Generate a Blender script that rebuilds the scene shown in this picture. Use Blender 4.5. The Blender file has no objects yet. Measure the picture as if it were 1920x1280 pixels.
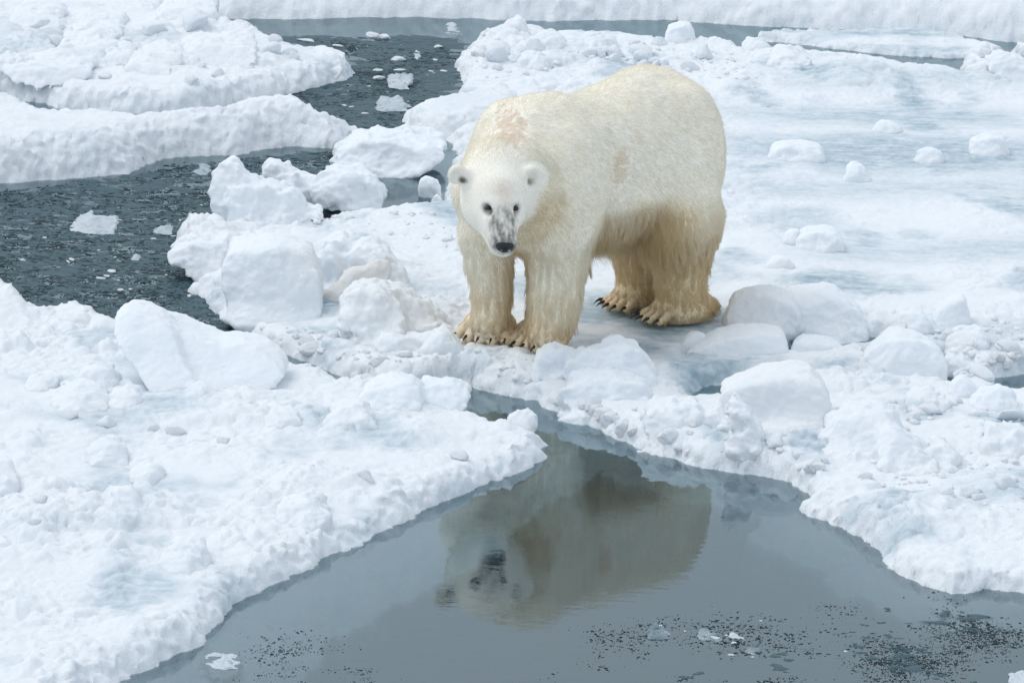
import bpy, math, random
import numpy as np
from mathutils import Vector

rng = np.random.default_rng(7)
random.seed(7)
S = bpy.context.scene
COL = S.collection

# ------------------------------------------------------------------ camera
PITCH, ROLL, CAM_H = math.radians(15), math.radians(2), 7.0
DIST = CAM_H / math.sin(PITCH)
FPX = 400.0 * DIST                      # focal length in 1920-px-wide pixels
CC = np.array([0, -DIST * math.cos(PITCH), CAM_H])
_R = np.array([1., 0, 0]); _F = np.array([0, math.cos(PITCH), -math.sin(PITCH)]); _U = np.cross(_R, _F)
CR = math.cos(ROLL) * _R + math.sin(ROLL) * _U
CU = math.cos(ROLL) * _U - math.sin(ROLL) * _R
cam_data = bpy.data.cameras.new("camera")
cam = bpy.data.objects.new("camera", cam_data); COL.objects.link(cam)
cam_data.sensor_width = 36; cam_data.lens = FPX / 1920 * 36
cam_data.clip_end = 3000; cam_data.clip_start = 1
from mathutils import Matrix
cam.matrix_world = Matrix(((CR[0], CU[0], -_F[0], CC[0]), (CR[1], CU[1], -_F[1], CC[1]),
                           (CR[2], CU[2], -_F[2], CC[2]), (0, 0, 0, 1)))
S.camera = cam

# ------------------------------------------------------------------ sky, sun, exposure
SUN_EL, SUN_AZ = math.radians(58), math.radians(-70)   # azimuth of the bright part of the overcast
W = bpy.data.worlds.new("World"); S.world = W; W.use_nodes = True
wn, wl = W.node_tree.nodes, W.node_tree.links
wn.clear()
sky = wn.new("ShaderNodeTexSky"); sky.sky_type = 'NISHITA'; sky.sun_disc = False
sky.sun_elevation = SUN_EL; sky.sun_rotation = SUN_AZ
sky.air_density = 1.2; sky.dust_density = 1.0; sky.ozone_density = 1.0
hs = wn.new("ShaderNodeHueSaturation"); hs.inputs['Saturation'].default_value = 0.42
bg = wn.new("ShaderNodeBackground"); bg.inputs['Strength'].default_value = 0.13
wo = wn.new("ShaderNodeOutputWorld")
wtc = wn.new("ShaderNodeTexCoord"); wno = wn.new("ShaderNodeTexNoise"); wno.inputs['Scale'].default_value = 2.2; wno.inputs['Detail'].default_value = 4
wmp = wn.new("ShaderNodeMapping"); wmp.inputs['Scale'].default_value = (1, 1, 2.5)
wl.new(wtc.outputs['Generated'], wmp.inputs['Vector']); wl.new(wmp.outputs[0], wno.inputs['Vector'])
wcr = wn.new("ShaderNodeValToRGB"); wcr.color_ramp.elements[0].position = .3; wcr.color_ramp.elements[0].color = (3.5, 4.02, 4.6, 1)
wcr.color_ramp.elements[1].position = .7; wcr.color_ramp.elements[1].color = (4.95, 5.38, 5.9, 1)
wmx = wn.new("ShaderNodeMix"); wmx.data_type = 'RGBA'; wmx.inputs['Factor'].default_value = .92      # cloud deck over the clear sky
wl.new(wno.outputs['Fac'], wcr.inputs['Fac']); wl.new(wcr.outputs[0], wmx.inputs['B'])
wl.new(sky.outputs[0], hs.inputs['Color']); wl.new(hs.outputs[0], wmx.inputs['A']); wl.new(wmx.outputs['Result'], bg.inputs['Color']); wl.new(bg.outputs[0], wo.inputs['Surface'])
sd_ = bpy.data.lights.new("sun", 'SUN'); sd_.energy = .85; sd_.angle = math.radians(35); sd_.color = (1, 0.97, 0.93)
sun = bpy.data.objects.new("sun", sd_); COL.objects.link(sun)
# direction to the sun: Nishita rotation is measured from +Y towards +X
sdir = Vector((math.sin(SUN_AZ) * math.cos(SUN_EL), math.cos(SUN_AZ) * math.cos(SUN_EL), math.sin(SUN_EL)))
sun.rotation_euler = sdir.to_track_quat('Z', 'Y').to_euler()
S.view_settings.view_transform = 'Standard'; S.view_settings.look = 'None'
S.view_settings.gamma = 1; S.view_settings.exposure = 0.37
S.view_settings.use_curve_mapping = False
S.cycles.max_bounces = 14; S.cycles.diffuse_bounces = 7; S.cycles.transparent_max_bounces = 40

# ------------------------------------------------------------------ placing helpers
def ray(px, py):
    return _F + CR * (px - 960) / FPX + CU * (640 - py) / FPX
def G(px, py, z=0.0):
    d = ray(px, py); return CC + d * ((z - CC[2]) / d[2])
def P(px, py, Y):
    d = ray(px, py); return CC + d * ((Y - CC[1]) / d[1])

# ------------------------------------------------------------------ numpy noise
_perm = rng.permutation(4096)
def _h(ix, iy, iz=0, s=0):
    a = _perm[(ix + s * 131) & 4095]; a = _perm[(a + iy) & 4095]
    return _perm[(a + iz) & 4095]
_g2 = np.stack([np.cos(np.arange(4096) * 2.399), np.sin(np.arange(4096) * 2.399)], 1).astype(np.float32)
def noise2(x, y, s=0):
    ix = np.floor(x).astype(np.int64); iy = np.floor(y).astype(np.int64)
    fx = x - ix; fy = y - iy
    u = fx * fx * fx * (fx * (fx * 6 - 15) + 10); v = fy * fy * fy * (fy * (fy * 6 - 15) + 10)
    def g(a, b):
        q = _g2[_h(ix + a, iy + b, 0, s)]
        return q[..., 0] * (fx - a) + q[..., 1] * (fy - b)
    n00, n10, n01, n11 = g(0, 0), g(1, 0), g(0, 1), g(1, 1)
    return 1.5 * ((n00 * (1 - u) + n10 * u) * (1 - v) + (n01 * (1 - u) + n11 * u) * v)
def fbm2(x, y, o=4, s=0):
    r = 0; a = 1; t = 0
    for i in range(o):
        r = r + a * noise2(x * 2 ** i + 17.3 * i, y * 2 ** i + 9.1 * i, s + i); t += a; a *= .5
    return r / t
_v3 = rng.normal(size=(4096, 3)); _v3 /= np.linalg.norm(_v3, axis=1)[:, None]
def noise3(p, s=0):
    i = np.floor(p).astype(np.int64); f = p - i
    w = f * f * f * (f * (f * 6 - 15) + 10)
    r = 0
    for a in (0, 1):
        for b in (0, 1):
            for c in (0, 1):
                q = _v3[_h(i[..., 0] + a, i[..., 1] + b, i[..., 2] + c, s)]
                d = (q * (f - np.array([a, b, c]))).sum(-1)
                r = r + d * (w[..., 0] if a else 1 - w[..., 0]) * (w[..., 1] if b else 1 - w[..., 1]) * (w[..., 2] if c else 1 - w[..., 2])
    return 1.5 * r
def fbm3(p, o=3, s=0):
    r = 0; a = 1; t = 0
    for i in range(o):
        r = r + a * noise3(p * 2 ** i + 13.7 * i, s + i); t += a; a *= .5
    return r / t
def lumps2(x, y, s=0, rmax=0.75):
    """rounded lumps: the highest of the domes scattered one per cell"""
    ix = np.floor(x).astype(np.int64); iy = np.floor(y).astype(np.int64)
    best = np.zeros_like(x)
    for a in (-1, 0, 1):
        for b in (-1, 0, 1):
            h1 = _h(ix + a, iy + b, 1, s); h2 = _h(ix + a, iy + b, 2, s); h3 = _h(ix + a, iy + b, 3, s)
            cx = ix + a + h1 / 4096; cy = iy + b + h2 / 4096
            r = rmax * (0.25 + 0.75 * (h3 / 4096) ** 1.5)
            d2 = ((x - cx) ** 2 + (y - cy) ** 2) / (r * r)
            best = np.maximum(best, r * np.sqrt(np.clip(1 - d2, 0, 1)))
    return best
def smooth(e0, e1, x):
    t = np.clip((x - e0) / (e1 - e0), 0, 1); return t * t * (3 - 2 * t)
def polydist(x, y, poly):
    """signed distance, positive inside"""
    poly = np.asarray(poly, float); n = len(poly)
    best = np.full(x.shape, 1e9); ins = np.zeros(x.shape, bool)
    for i in range(n):
        ax, ay = poly[i]; bx, by = poly[(i + 1) % n]
        ex, ey = bx - ax, by - ay; L = ex * ex + ey * ey + 1e-12
        t = np.clip(((x - ax) * ex + (y - ay) * ey) / L, 0, 1)
        best = np.minimum(best, (x - ax - t * ex) ** 2 + (y - ay - t * ey) ** 2)
        c = (ay > y) != (by > y)
        if abs(ey) > 1e-12:
            ins ^= c & (x < ex * (y - ay) / ey + ax)
    return np.where(ins, 1, -1) * np.sqrt(best)
def rounded(poly, it=2):
    """Chaikin corner cutting"""
    p = np.asarray(poly, float)
    for _ in range(it):
        q = np.roll(p, -1, 0); p = np.stack([.75 * p + .25 * q, .25 * p + .75 * q], 1).reshape(-1, p.shape[1])
    return p

# ------------------------------------------------------------------ mesh helpers
def mesh_np(name, V, Fq, smooth_=True):
    V = np.asarray(V, np.float32); Fq = np.asarray(Fq, np.int32)
    me = bpy.data.meshes.new(name); k = Fq.shape[1]
    me.vertices.add(len(V)); me.vertices.foreach_set('co', V.ravel())
    me.loops.add(Fq.size); me.loops.foreach_set('vertex_index', Fq.ravel())
    me.polygons.add(len(Fq)); me.polygons.foreach_set('loop_start', np.arange(0, Fq.size, k, dtype=np.int32))
    me.polygons.foreach_set('loop_total', np.full(len(Fq), k, np.int32))
    me.polygons.foreach_set('use_smooth', np.full(len(Fq), smooth_))
    me.update(calc_edges=True); me.validate()
    return me
def attr(me, name, vals):
    a = me.attributes.new(name, 'FLOAT', 'POINT'); a.data.foreach_set('value', np.asarray(vals, np.float32).ravel())
def link(name, me, mat, parent=None, **props):
    o = bpy.data.objects.new(name, me); COL.objects.link(o)
    if mat: me.materials.append(mat)
    if parent: o.parent = parent
    for k, v in props.items(): o[k] = v
    return o
def surface_nets(f, org, h):
    """f<0 inside; returns vertices, quads"""
    nx, ny, nz = f.shape; s = f < 0
    cs = np.zeros((nx - 1, ny - 1, nz - 1), np.int8)
    cn = [(a, b, c) for a in (0, 1) for b in (0, 1) for c in (0, 1)]
    sl = lambda a, n: slice(a, n - 1 + a)
    for a, b, c in cn: cs += s[sl(a, nx), sl(b, ny), sl(c, nz)]
    act = np.argwhere((cs > 0) & (cs < 8))
    idx = np.full(cs.shape, -1, np.int64); idx[tuple(act.T)] = np.arange(len(act))
    acc = np.zeros((len(act), 3)); cnt = np.zeros(len(act))
    for p in cn:
        for ax in range(3):
            if p[ax]: continue
            q = list(p); q[ax] = 1
            A = f[tuple((act + p).T)]; B = f[tuple((act + q).T)]
            m = (A < 0) != (B < 0)
            t = np.where(m, A / np.where(m, A - B, 1), 0)
            pos = np.tile(np.array(p, float), (len(act), 1)); pos[:, ax] = t
            acc[m] += pos[m]; cnt[m] += 1
    V = org + (act + acc / cnt[:, None]) * h
    Q = []
    for ax in range(3):
        u, v = (ax + 1) % 3, (ax + 2) % 3
        a = [slice(None)] * 3; b = [slice(None)] * 3; a[ax] = slice(0, -1); b[ax] = slice(1, None)
        e = np.argwhere(s[tuple(a)] != s[tuple(b)])
        sh = np.array(f.shape)
        e = e[(e[:, u] > 0) & (e[:, v] > 0) & (e[:, u] < sh[u] - 1) & (e[:, v] < sh[v] - 1)]
        if not len(e): continue
        du = np.zeros(3, int); dv = np.zeros(3, int); du[u] = 1; dv[v] = 1
        q = np.stack([idx[tuple((e - du - dv).T)], idx[tuple((e - dv).T)], idx[tuple(e.T)], idx[tuple((e - du).T)]], 1)
        flip = ~s[tuple(e.T)]
        q[flip] = q[flip][:, ::-1]
        Q.append(q)
    return V, np.concatenate(Q)

# ------------------------------------------------------------------ materials
def mat_new(name):
    m = bpy.data.materials.new(name); m.use_nodes = True
    n, l = m.node_tree.nodes, m.node_tree.links; n.clear()
    out = n.new("ShaderNodeOutputMaterial")
    return m, n, l, out
def snow_material(name, base, wetcol=(0.33, 0.45, 0.52), fine=1.0, sss=0.0):
    m, n, l, out = mat_new(name)
    b = n.new("ShaderNodeBsdfPrincipled"); l.new(b.outputs[0], out.inputs[0])
    tc = n.new("ShaderNodeTexCoord")
    at = n.new("ShaderNodeAttribute"); at.attribute_name = 'wet'
    st = n.new("ShaderNodeAttribute"); st.attribute_name = 'stain'
    no = n.new("ShaderNodeTexNoise"); no.inputs['Scale'].default_value = 9; no.inputs['Detail'].default_value = 6
    l.new(tc.outputs['Object'], no.inputs['Vector'])
    mx = n.new("ShaderNodeMix"); mx.data_type = 'RGBA'
    mx.inputs['A'].default_value = (base[0] * .95, base[1] * .965, base[2] * .975, 1); mx.inputs['B'].default_value = (*base, 1)
    l.new(no.outputs['Fac'], mx.inputs['Factor'])
    m3 = n.new("ShaderNodeMix"); m3.data_type = 'RGBA'; m3.inputs['B'].default_value = (0.74, 0.66, 0.56, 1)
    l.new(st.outputs['Fac'], m3.inputs['Factor']); l.new(mx.outputs['Result'], m3.inputs['A'])
    m2 = n.new("ShaderNodeMix"); m2.data_type = 'RGBA'; m2.inputs['B'].default_value = (*wetcol, 1)
    l.new(at.outputs['Fac'], m2.inputs['Factor']); l.new(m3.outputs['Result'], m2.inputs['A'])
    l.new(m2.outputs['Result'], b.inputs['Base Color'])
    n2 = n.new("ShaderNodeTexNoise"); n2.inputs['Scale'].default_value = 150; n2.inputs['Detail'].default_value = 3
    l.new(tc.outputs['Object'], n2.inputs['Vector'])
    ro = n.new("ShaderNodeMapRange"); ro.inputs['To Min'].default_value = .75; ro.inputs['To Max'].default_value = .3
    l.new(at.outputs['Fac'], ro.inputs['Value']); l.new(ro.outputs[0], b.inputs['Roughness'])
    b.inputs['Specular IOR Level'].default_value = 0.25
    if sss:
        b.inputs['Subsurface Weight'].default_value = sss
        b.inputs['Subsurface Radius'].default_value = (0.8, 0.9, 1.0); b.inputs['Subsurface Scale'].default_value = 0.03
    n1 = n.new("ShaderNodeTexNoise"); n1.inputs['Scale'].default_value = 55; n1.inputs['Detail'].default_value = 5; n1.inputs['Roughness'].default_value = .65
    l.new(tc.outputs['Object'], n1.inputs['Vector'])
    bu = n.new("ShaderNodeBump"); bu.inputs['Strength'].default_value = .9 * fine; bu.inputs['Distance'].default_value = .012
    l.new(n1.outputs['Fac'], bu.inputs['Height'])
    bv = n.new("ShaderNodeBump"); bv.inputs['Strength'].default_value = .6 * fine; bv.inputs['Distance'].default_value = .005
    l.new(n2.outputs['Fac'], bv.inputs['Height']); l.new(bu.outputs[0], bv.inputs['Normal']); l.new(bv.outputs[0], b.inputs['Normal'])
    return m
SNOW = snow_material('snow', (0.86, 0.885, 0.91), fine=.65, sss=.35)
ICE = snow_material('block_ice', (0.86, 0.89, 0.92), fine=.5, sss=.4)
WETICE = snow_material('wet_ice', (0.74, 0.80, 0.84), wetcol=(.12, .2, .23), fine=1.2)

def water_material():
    m, n, l, out = mat_new('sea_water')
    tr = n.new("ShaderNodeBsdfTransparent"); gl = n.new("ShaderNodeBsdfGlossy"); gl.inputs['Roughness'].default_value = .012
    gl.inputs['Color'].default_value = (.82, .96, 1, 1)
    fr = n.new("ShaderNodeFresnel"); fr.inputs['IOR'].default_value = 2.6
    mix = n.new("ShaderNodeMixShader")
    tc = n.new("ShaderNodeTexCoord")
    mp = n.new("ShaderNodeMapping"); mp.inputs['Scale'].default_value = (3.2, 5.0, 1)
    no = n.new("ShaderNodeTexNoise"); no.inputs['Scale'].default_value = 3.2; no.inputs['Detail'].default_value = 3; no.inputs['Roughness'].default_value = .55
    bu = n.new("ShaderNodeBump"); bu.inputs['Strength'].default_value = 1; bu.inputs['Distance'].default_value = .00045
    l.new(tc.outputs['Object'], mp.inputs['Vector']); l.new(mp.outputs[0], no.inputs['Vector'])
    l.new(no.outputs['Fac'], bu.inputs['Height'])
    l.new(bu.outputs[0], gl.inputs['Normal']); l.new(bu.outputs[0], fr.inputs['Normal'])
    l.new(fr.outputs[0], mix.inputs[0]); l.new(tr.outputs[0], mix.inputs[1]); l.new(gl.outputs[0], mix.inputs[2])
    l.new(mix.outputs[0], out.inputs['Surface'])
    va = n.new("ShaderNodeVolumeAbsorption"); va.inputs['Color'].default_value = (.24, .62, .71, 1); va.inputs['Density'].default_value = 2.5
    l.new(va.outputs[0], out.inputs['Volume'])
    return m
WATER = water_material()
def plain(name, col, rough=.6, spec=.5, **kw):
    m, n, l, out = mat_new(name)
    b = n.new("ShaderNodeBsdfPrincipled"); l.new(b.outputs[0], out.inputs[0])
    b.inputs['Base Color'].default_value = (*col, 1); b.inputs['Roughness'].default_value = rough; b.inputs['Specular IOR Level'].default_value = spec
    return m, n, l, b
BED = plain('deep_water', (.05, .12, .14), 1, 0)[0]

# ------------------------------------------------------------------ water
def box_mesh(name, x0, x1, y0, y1, z0, z1):
    V = [(x, y, z) for x in (x0, x1) for y in (y0, y1) for z in (z0, z1)]
    return mesh_np(name, V, [(0, 1, 3, 2), (4, 6, 7, 5), (0, 4, 5, 1), (2, 3, 7, 6), (0, 2, 6, 4), (1, 5, 7, 3)], False)
link('water', box_mesh('water', -900, 900, -60, 1500, -1.6, 0), WATER, kind='structure')
link('deep_water_sheet', mesh_np('deep_water_sheet', [(-890, -55, -.62), (890, -55, -.62), (890, 1490, -.62), (-890, 1490, -.62)], [(0, 1, 2, 3)], False), BED, kind='structure')  # sheet added under the surface in place of deep water's scattered light

# ------------------------------------------------------------------ floes
def axis(fine0, fine1, step, lo, hi):
    a = list(np.arange(fine0, fine1, step)); d = step
    while a[-1] < hi: d = min(d * 1.18, 30); a.append(a[-1] + d)
    d = step; b = [a[0]]
    while b[-1] > lo: d = min(d * 1.18, 30); b.append(b[-1] - d)
    return np.array(b[:0:-1] + a)
GX = axis(-3.35, 3.35, .0095, -13, 13)
GY = axis(-5.9, 8.3, .015, -9, 16)
def world_poly(pts):
    out = []
    for p in pts:
        if p[0] == 'w': out.append(np.array(p[1:3], float)); continue
        z = p[2] if len(p) > 2 else 0.0
        out.append(G(p[0], p[1], z)[:2])
    return np.array(out)
FLOES = {}
def floe(label, pts, h, rough, name='ice_floe', holes=(), wets=(), shelf=.3, shelf_z=.16, rim=.12, wet_noise=.25, bumps=(), seed=0,
         rag=1.0, shelf_var=0., streak=False, gx=None, gy=None, smoothzones=(), mat=None, flat=1.0):
    gx = GX if gx is None else gx; gy = GY if gy is None else gy
    poly = world_poly(pts)
    lo, hi = poly.min(0) - shelf - .3, poly.max(0) + shelf + .3
    xs = gx[(gx > lo[0]) & (gx < hi[0])]; ys = gy[(gy > lo[1]) & (gy < hi[1])]
    X, Y = np.meshgrid(xs, ys, indexing='ij')
    d = polydist(X, Y, poly)
    for hp in holes: d = np.minimum(d, -polydist(X, Y, world_poly(hp)))
    near = np.abs(d) < .6
    rg = np.zeros_like(d)
    rg[near] = rag * (.06 * fbm2(X[near] * 4, Y[near] * 3, 4, seed) + .010 * fbm2(X[near] * 24, Y[near] * 18, 2, seed + 5))
    d = d + rg
    keep = d > -(shelf + .22)
    x, y, dd = X[keep], Y[keep], d[keep]
    R = rough * np.clip(.2 + 1.8 * (fbm2(x * 1.3, y * 1.0, 3, seed + 9) + .25), .06, 1.35)
    for zp, zs in smoothzones:
        R = R * (1 - (1 - zs) * smooth(-.25, .25, polydist(x, y, world_poly(zp))))
    rel = flat * .05 * fbm2(x * .9, y * .9, 3, seed + 20)
    wx = x + .04 * noise2(x * 9, y * 9, seed + 31); wy = y + .05 * noise2(x * 9 + 5, y * 9, seed + 32)
    rel += R * (.10 * lumps2(wx * 2.3, wy * 2.0, seed + 1) ** 1.3 + .085 * lumps2(wx * 5.5, wy * 4.6, seed + 2) * smooth(-.25, .3, noise2(x * 2.1, y * 1.7, seed + 25)) + .045 * lumps2(wx * 14, wy * 12, seed + 3) * smooth(-.4, .3, noise2(x * 3.3, y * 2.7, seed + 26))
                + .022 * lumps2(wx * 30, wy * 26, seed + 4))
    rel += .010 * fbm2(x * 2.2, y * 7, 4, seed + 27)
    rel += .012 * (.3 + R) * fbm2(x * 22, y * 18, 3, seed + 6)
    wet = np.zeros_like(x)
    for wp, ws, blur in wets:
        wd = polydist(x, y, world_poly(wp)) + .12 * fbm2(x * 5, y * 3, 4, seed + 60)
        m = smooth(-blur, blur, wd)
        wet = np.maximum(wet, ws * m); rel = rel * (1 - .75 * m * min(1, ws * 1.4))
    for bp, bh, bl in bumps:
        rel = rel + bh * smooth(-bl, bl, polydist(x, y, world_poly(bp)))
    top = h + rel
    wn_ = fbm2(x * 1.6, y * 1.3, 5, seed + 40)
    wetn = wet_noise * smooth(.02, .45, wn_) * smooth(.08, .0, rel - .02)
    fine = .5 + .8 * fbm2(x * 6, y * 17, 4, seed + 50) + .5 * fbm2(x * 28, y * 34, 2, seed + 53)
    wet = np.clip(np.maximum(wet, wetn) * (.45 + 1.1 * fine), 0, 1)
    rimv = np.clip(dd / rim, 0, 1)
    prof = 1 - (1 - rimv) ** 2.2
    zin = -.035 + (top + .035) * prof
    u = np.clip(-dd / (shelf * np.clip((.32 if shelf_var else .55) + .9 * (fbm2(x * .8, y * .5, 2, seed + 75) + .25) + shelf_var * (-y - .8), .25, 1.25)), 0, None)
    zout = -.035 - shelf_z * np.minimum(u, 1) ** 1.2 + .03 * fbm2(x * 7, y * 5, 3, seed + 70) * np.minimum(u * 3, 1) - np.clip(u - 1, 0, None) * shelf * 5
    z = np.where(dd > 0, zin, zout)
    k = np.full(X.shape, -1, np.int64); k[keep] = np.arange(keep.sum())
    q = np.stack([k[:-1, :-1], k[1:, :-1], k[1:, 1:], k[:-1, 1:]], -1).reshape(-1, 4)
    q = q[(q >= 0).all(1)]
    # sideways wobble makes small overhangs
    p = np.stack([x, y, z], 1)
    wob = .010 * np.clip(.3 + R, 0, 1)
    p[:, 0] += wob * noise2(x * 17 + z * 11, y * 15, seed + 81); p[:, 1] += wob * noise2(x * 17, y * 15 + z * 25, seed + 82)
    nr = (dd > -.05) & (dd < rim * 1.6)
    pe = p[nr] * [1, 1, 1.5]; am = (.030 * smooth(-.04, .03, dd[nr]) * smooth(rim * 1.6, rim * .6, dd[nr]))[:, None]
    p[nr] += am * np.stack([fbm3(pe * 16, 3, seed + 91), fbm3(pe * 16, 3, seed + 92), .7 * fbm3(pe * 19, 3, seed + 93)], 1)
    me = mesh_np(name, p, q)
    sub = smooth(.01, -.02, z)
    attr(me, 'wet', wet * (1 - sub)); attr(me, 'stain', np.zeros(len(p)))
    o = link(name, me, mat or SNOW, label=label, category='ice floe')
    # height lookup
    Z = np.full(X.shape, np.nan); Z[keep] = p[:, 2]
    FLOES[label] = (xs, ys, Z)
    return o
def floe_z(x, y, default=0.0):
    best = default
    for xs, ys, Z in FLOES.values():
        if xs[0] < x < xs[-1] and ys[0] < y < ys[-1]:
            v = Z[np.searchsorted(xs, x) - 1, np.searchsorted(ys, y) - 1]
            if v == v and v > best: best = v
    return best

hA = .09
floe('broad white floe filling the lower left foreground, its right edge on the pool',
     [(-1500, 480, hA), (0, 497, .16), (30, 508, .16), (60, 543, .16), (130, 556, hA), (185, 572, hA), (215, 596, hA), (300, 618, hA), (370, 634, hA), (440, 646, hA),
      (520, 659, .10), (600, 675, .10), (700, 709, .10), (780, 733, .10), (880, 750, .09), (890, 760, .09), (960, 778, .09), (1040, 803, .07), (1056, 820, .03), (1051, 838),
      (1020, 845), (1032, 858), (1000, 880), (940, 900), (860, 932), (800, 965), (700, 1007), (640, 1040), (560, 1080), (480, 1116), (440, 1132),
      (400, 1190), (390, 1207), (330, 1232), (235, 1282), (100, 1360), (-200, 1500), (-1500, 1700)],
     hA, .8, seed=100, shelf=.32, shelf_z=.055, shelf_var=.25, rim=.14, wet_noise=.5,
     bumps=[([(-100, 520), (40, 520), (90, 580), (30, 640), (-100, 640)], .07, .15)],
     wets=[([(110, 665), (240, 660), (245, 690), (160, 695)], .45, .06), ([(250, 745), (330, 735), (420, 760), (480, 730), (520, 745), (400, 780), (270, 775)], .5, .08),
           ([(0, 740), (100, 745), (210, 755), (200, 775), (60, 765)], .4, .06), ([(730, 785), (830, 775), (800, 795)], .35, .05)])
hB = .085
floe('large floe the polar bear stands on, running off the right side',
     [(310, 466), (330, 440, .05), (395, 420, .05), (420, 436, .03), (560, 436, .02), (640, 425), (720, 412), (830, 402), (842, 360), (836, 330), (850, 290), (840, 250, .03), (850, 165, .05),
      (862, 130, .08), (858, 100, hB), (870, 72, hB), (892, 50, hB), (960, 42, hB), (1100, 47, hB), (1210, 60, hB), (1300, 66, hB), (1350, 70, hB), (1400, 80, hB),
      (1420, 86, hB), (1500, 90, hB), (1600, 99, hB), (1700, 113, hB), (1800, 128, hB), (1880, 142, hB), (1960, 150, hB), (3400, 260, hB), (4200, 700), (3400, 1240),
      (1980, 1126), (1900, 1112), (1850, 1106), (1790, 1120), (1760, 1112), (1700, 1086), (1655, 1066), (1648, 1032), (1600, 1006), (1530, 977), (1500, 960), (1512, 930),
      (1480, 907), (1400, 893), (1290, 873), (1210, 848), (1150, 822), (1085, 797), (1060, 782), (1000, 752), (900, 737), (860, 722), (800, 728), (740, 731), (640, 709),
      (560, 679), (470, 649), (420, 612), (380, 565), (350, 546), (400, 528), (350, 508), (322, 482)],
     hB, .62, seed=200, shelf=.24, shelf_z=.06, rim=.13, wet_noise=.7,
     streak=True, holes=[[(1295, 735), (1330, 722), (1370, 725), (1395, 745), (1350, 765), (1300, 762)], [(1470, 612), (1500, 598), (1530, 632), (1660, 634), (1610, 668), (1490, 684), (1478, 650)],
            [(1640, 690), (1700, 706), (1775, 690), (1800, 705), (1765, 735), (1690, 728)], [(1860, 712), (1960, 700), (1960, 745), (1890, 745)]],
     wets=[([(1085, 575), (1160, 590), (1330, 612), (1380, 600), (1350, 640), (1240, 680), (1215, 665), (1150, 640), (1085, 640)], .95, .12),
           ([(1240, 700), (1300, 705), (1400, 705), (1390, 760), (1300, 770)], .8, .08),
           ([(1370, 240), (1500, 230), (1700, 225), (1900, 235), (1900, 262), (1700, 270), (1500, 255)], .6, .3), ([(1360, 285), (1600, 280), (1950, 300), (1950, 355), (1600, 355), (1370, 325)], .7, .3), ([(1380, 370), (1960, 365), (1960, 400), (1400, 400)], .4, .25), ([(1500, 480), (1960, 480), (1960, 520), (1520, 520)], .4, .25), ([(1480, 160), (1960, 165), (1960, 195), (1480, 190)], .35, .3),
           ([(1400, 430), (1550, 420), (1600, 470), (1450, 475)], .4, .12), ([(1600, 640), (1920, 640), (1920, 700), (1760, 690)], .3, .1),
           ([(640, 560), (850, 560), (860, 600), (760, 600)], .3, .1), ([(560, 640), (720, 660), (720, 700), (620, 670)], .5, .06)],
     smoothzones=[([(1360, 180), (1700, 180), (2200, 200), (2200, 560), (1650, 560), (1360, 560)], .5), ([(640, 400), (880, 395), (900, 600), (760, 560)], .3),
                  ([(1080, 520), (1350, 520), (1360, 680), (1080, 690)], .15)])
floe('small smooth white floe wedged behind the bear, beside the open lead',
     [(745, 218), (752, 205, .05), (785, 192, .07), (860, 168, .09), (920, 153, .09), (1000, 163, .09), (1010, 240), (900, 262), (820, 262), (770, 250), (752, 236)],
     .11, .12, seed=300, shelf=.1, rim=.2, wet_noise=.1, rag=.5)
hD = .12
floe('flat slab-strewn floe in the upper left corner',
     [(-1500, -80, hD), (0, -90, hD), (250, -60, hD), (400, 18, hD), (425, 36, hD), (490, 46, hD), (520, 60, hD), (570, 74, hD), (620, 77, hD), (670, 98, hD), (712, 122), (672, 136), (665, 146), (605, 164),
      (530, 182), (440, 197), (360, 214), (250, 214), (120, 207), (50, 192), (0, 177), (-1500, 130)],
     hD, .62, seed=400, shelf=.2, shelf_z=.1, rim=.16, wet_noise=.3,
     wets=[([(0, 70), (120, 75), (110, 110), (0, 95)], .35, .2), ([(375, 115), (420, 112), (410, 126), (375, 124)], .7, .05), ([(120, 98), (190, 100), (200, 118), (130, 110)], .4, .1)])
hE = .2
floe('long thick floe with a tall snowy front across the left lead',
     [(-1500, 120, .125), (0, 177, .125), (60, 188, .125), (115, 210, .125), (200, 211, .125), (260, 217, .125), (312, 212, .125), (370, 212, .125), (440, 192, .125), (520, 176, .125), (560, 180, .125), (600, 192, .125), (640, 212, .125),
      (718, 243, .06), (702, 262), (630, 280), (540, 277), (450, 292), (330, 297), (240, 327), (150, 337), (80, 342), (0, 347), (-1500, 420)],
     hE, .42, seed=500, shelf=.3, shelf_z=.14, rim=.3, wet_noise=.12)
GYF = axis(6.3, 11.5, .025, 6.0, 900)
GXF = axis(-3.6, 3.6, .016, -700, 700)
floe('vast white floe beyond the far channel along the top edge',
     [(0, -5), (330, 8), (420, 37), (560, 37), (700, 34), (900, 37), (1000, 42), (1250, 40), (1440, 52), (1600, 57), (1760, 64), (1850, 77), (1920, 82), (2600, 130), ('w', 14, 5), ('w', 60, -20), ('w', 700, 0), ('w', 700, 900), ('w', -700, 900), ('w', -700, -10), ('w', -60, 5), ('w', -14, 7)],
     .2, .35, seed=600, shelf=.5, shelf_z=.16, rim=.35, wet_noise=.15, gx=GXF, gy=GYF)
floe('thin slushy striped floe near the top right corner',
     [(1405, 77), (1432, 62), (1560, 58), (1700, 59), (1800, 70), (1890, 93), (1850, 108), (1780, 113), (1700, 108), (1500, 86)],
     .03, .3, seed=700, shelf=.1, rim=.1, wet_noise=.5, wets=[([(1450, 70), (1700, 66), (1780, 80), (1600, 78)], .75, .15), ([(1600, 92), (1800, 100), (1780, 108), (1650, 100)], .85, .12)])
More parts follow.
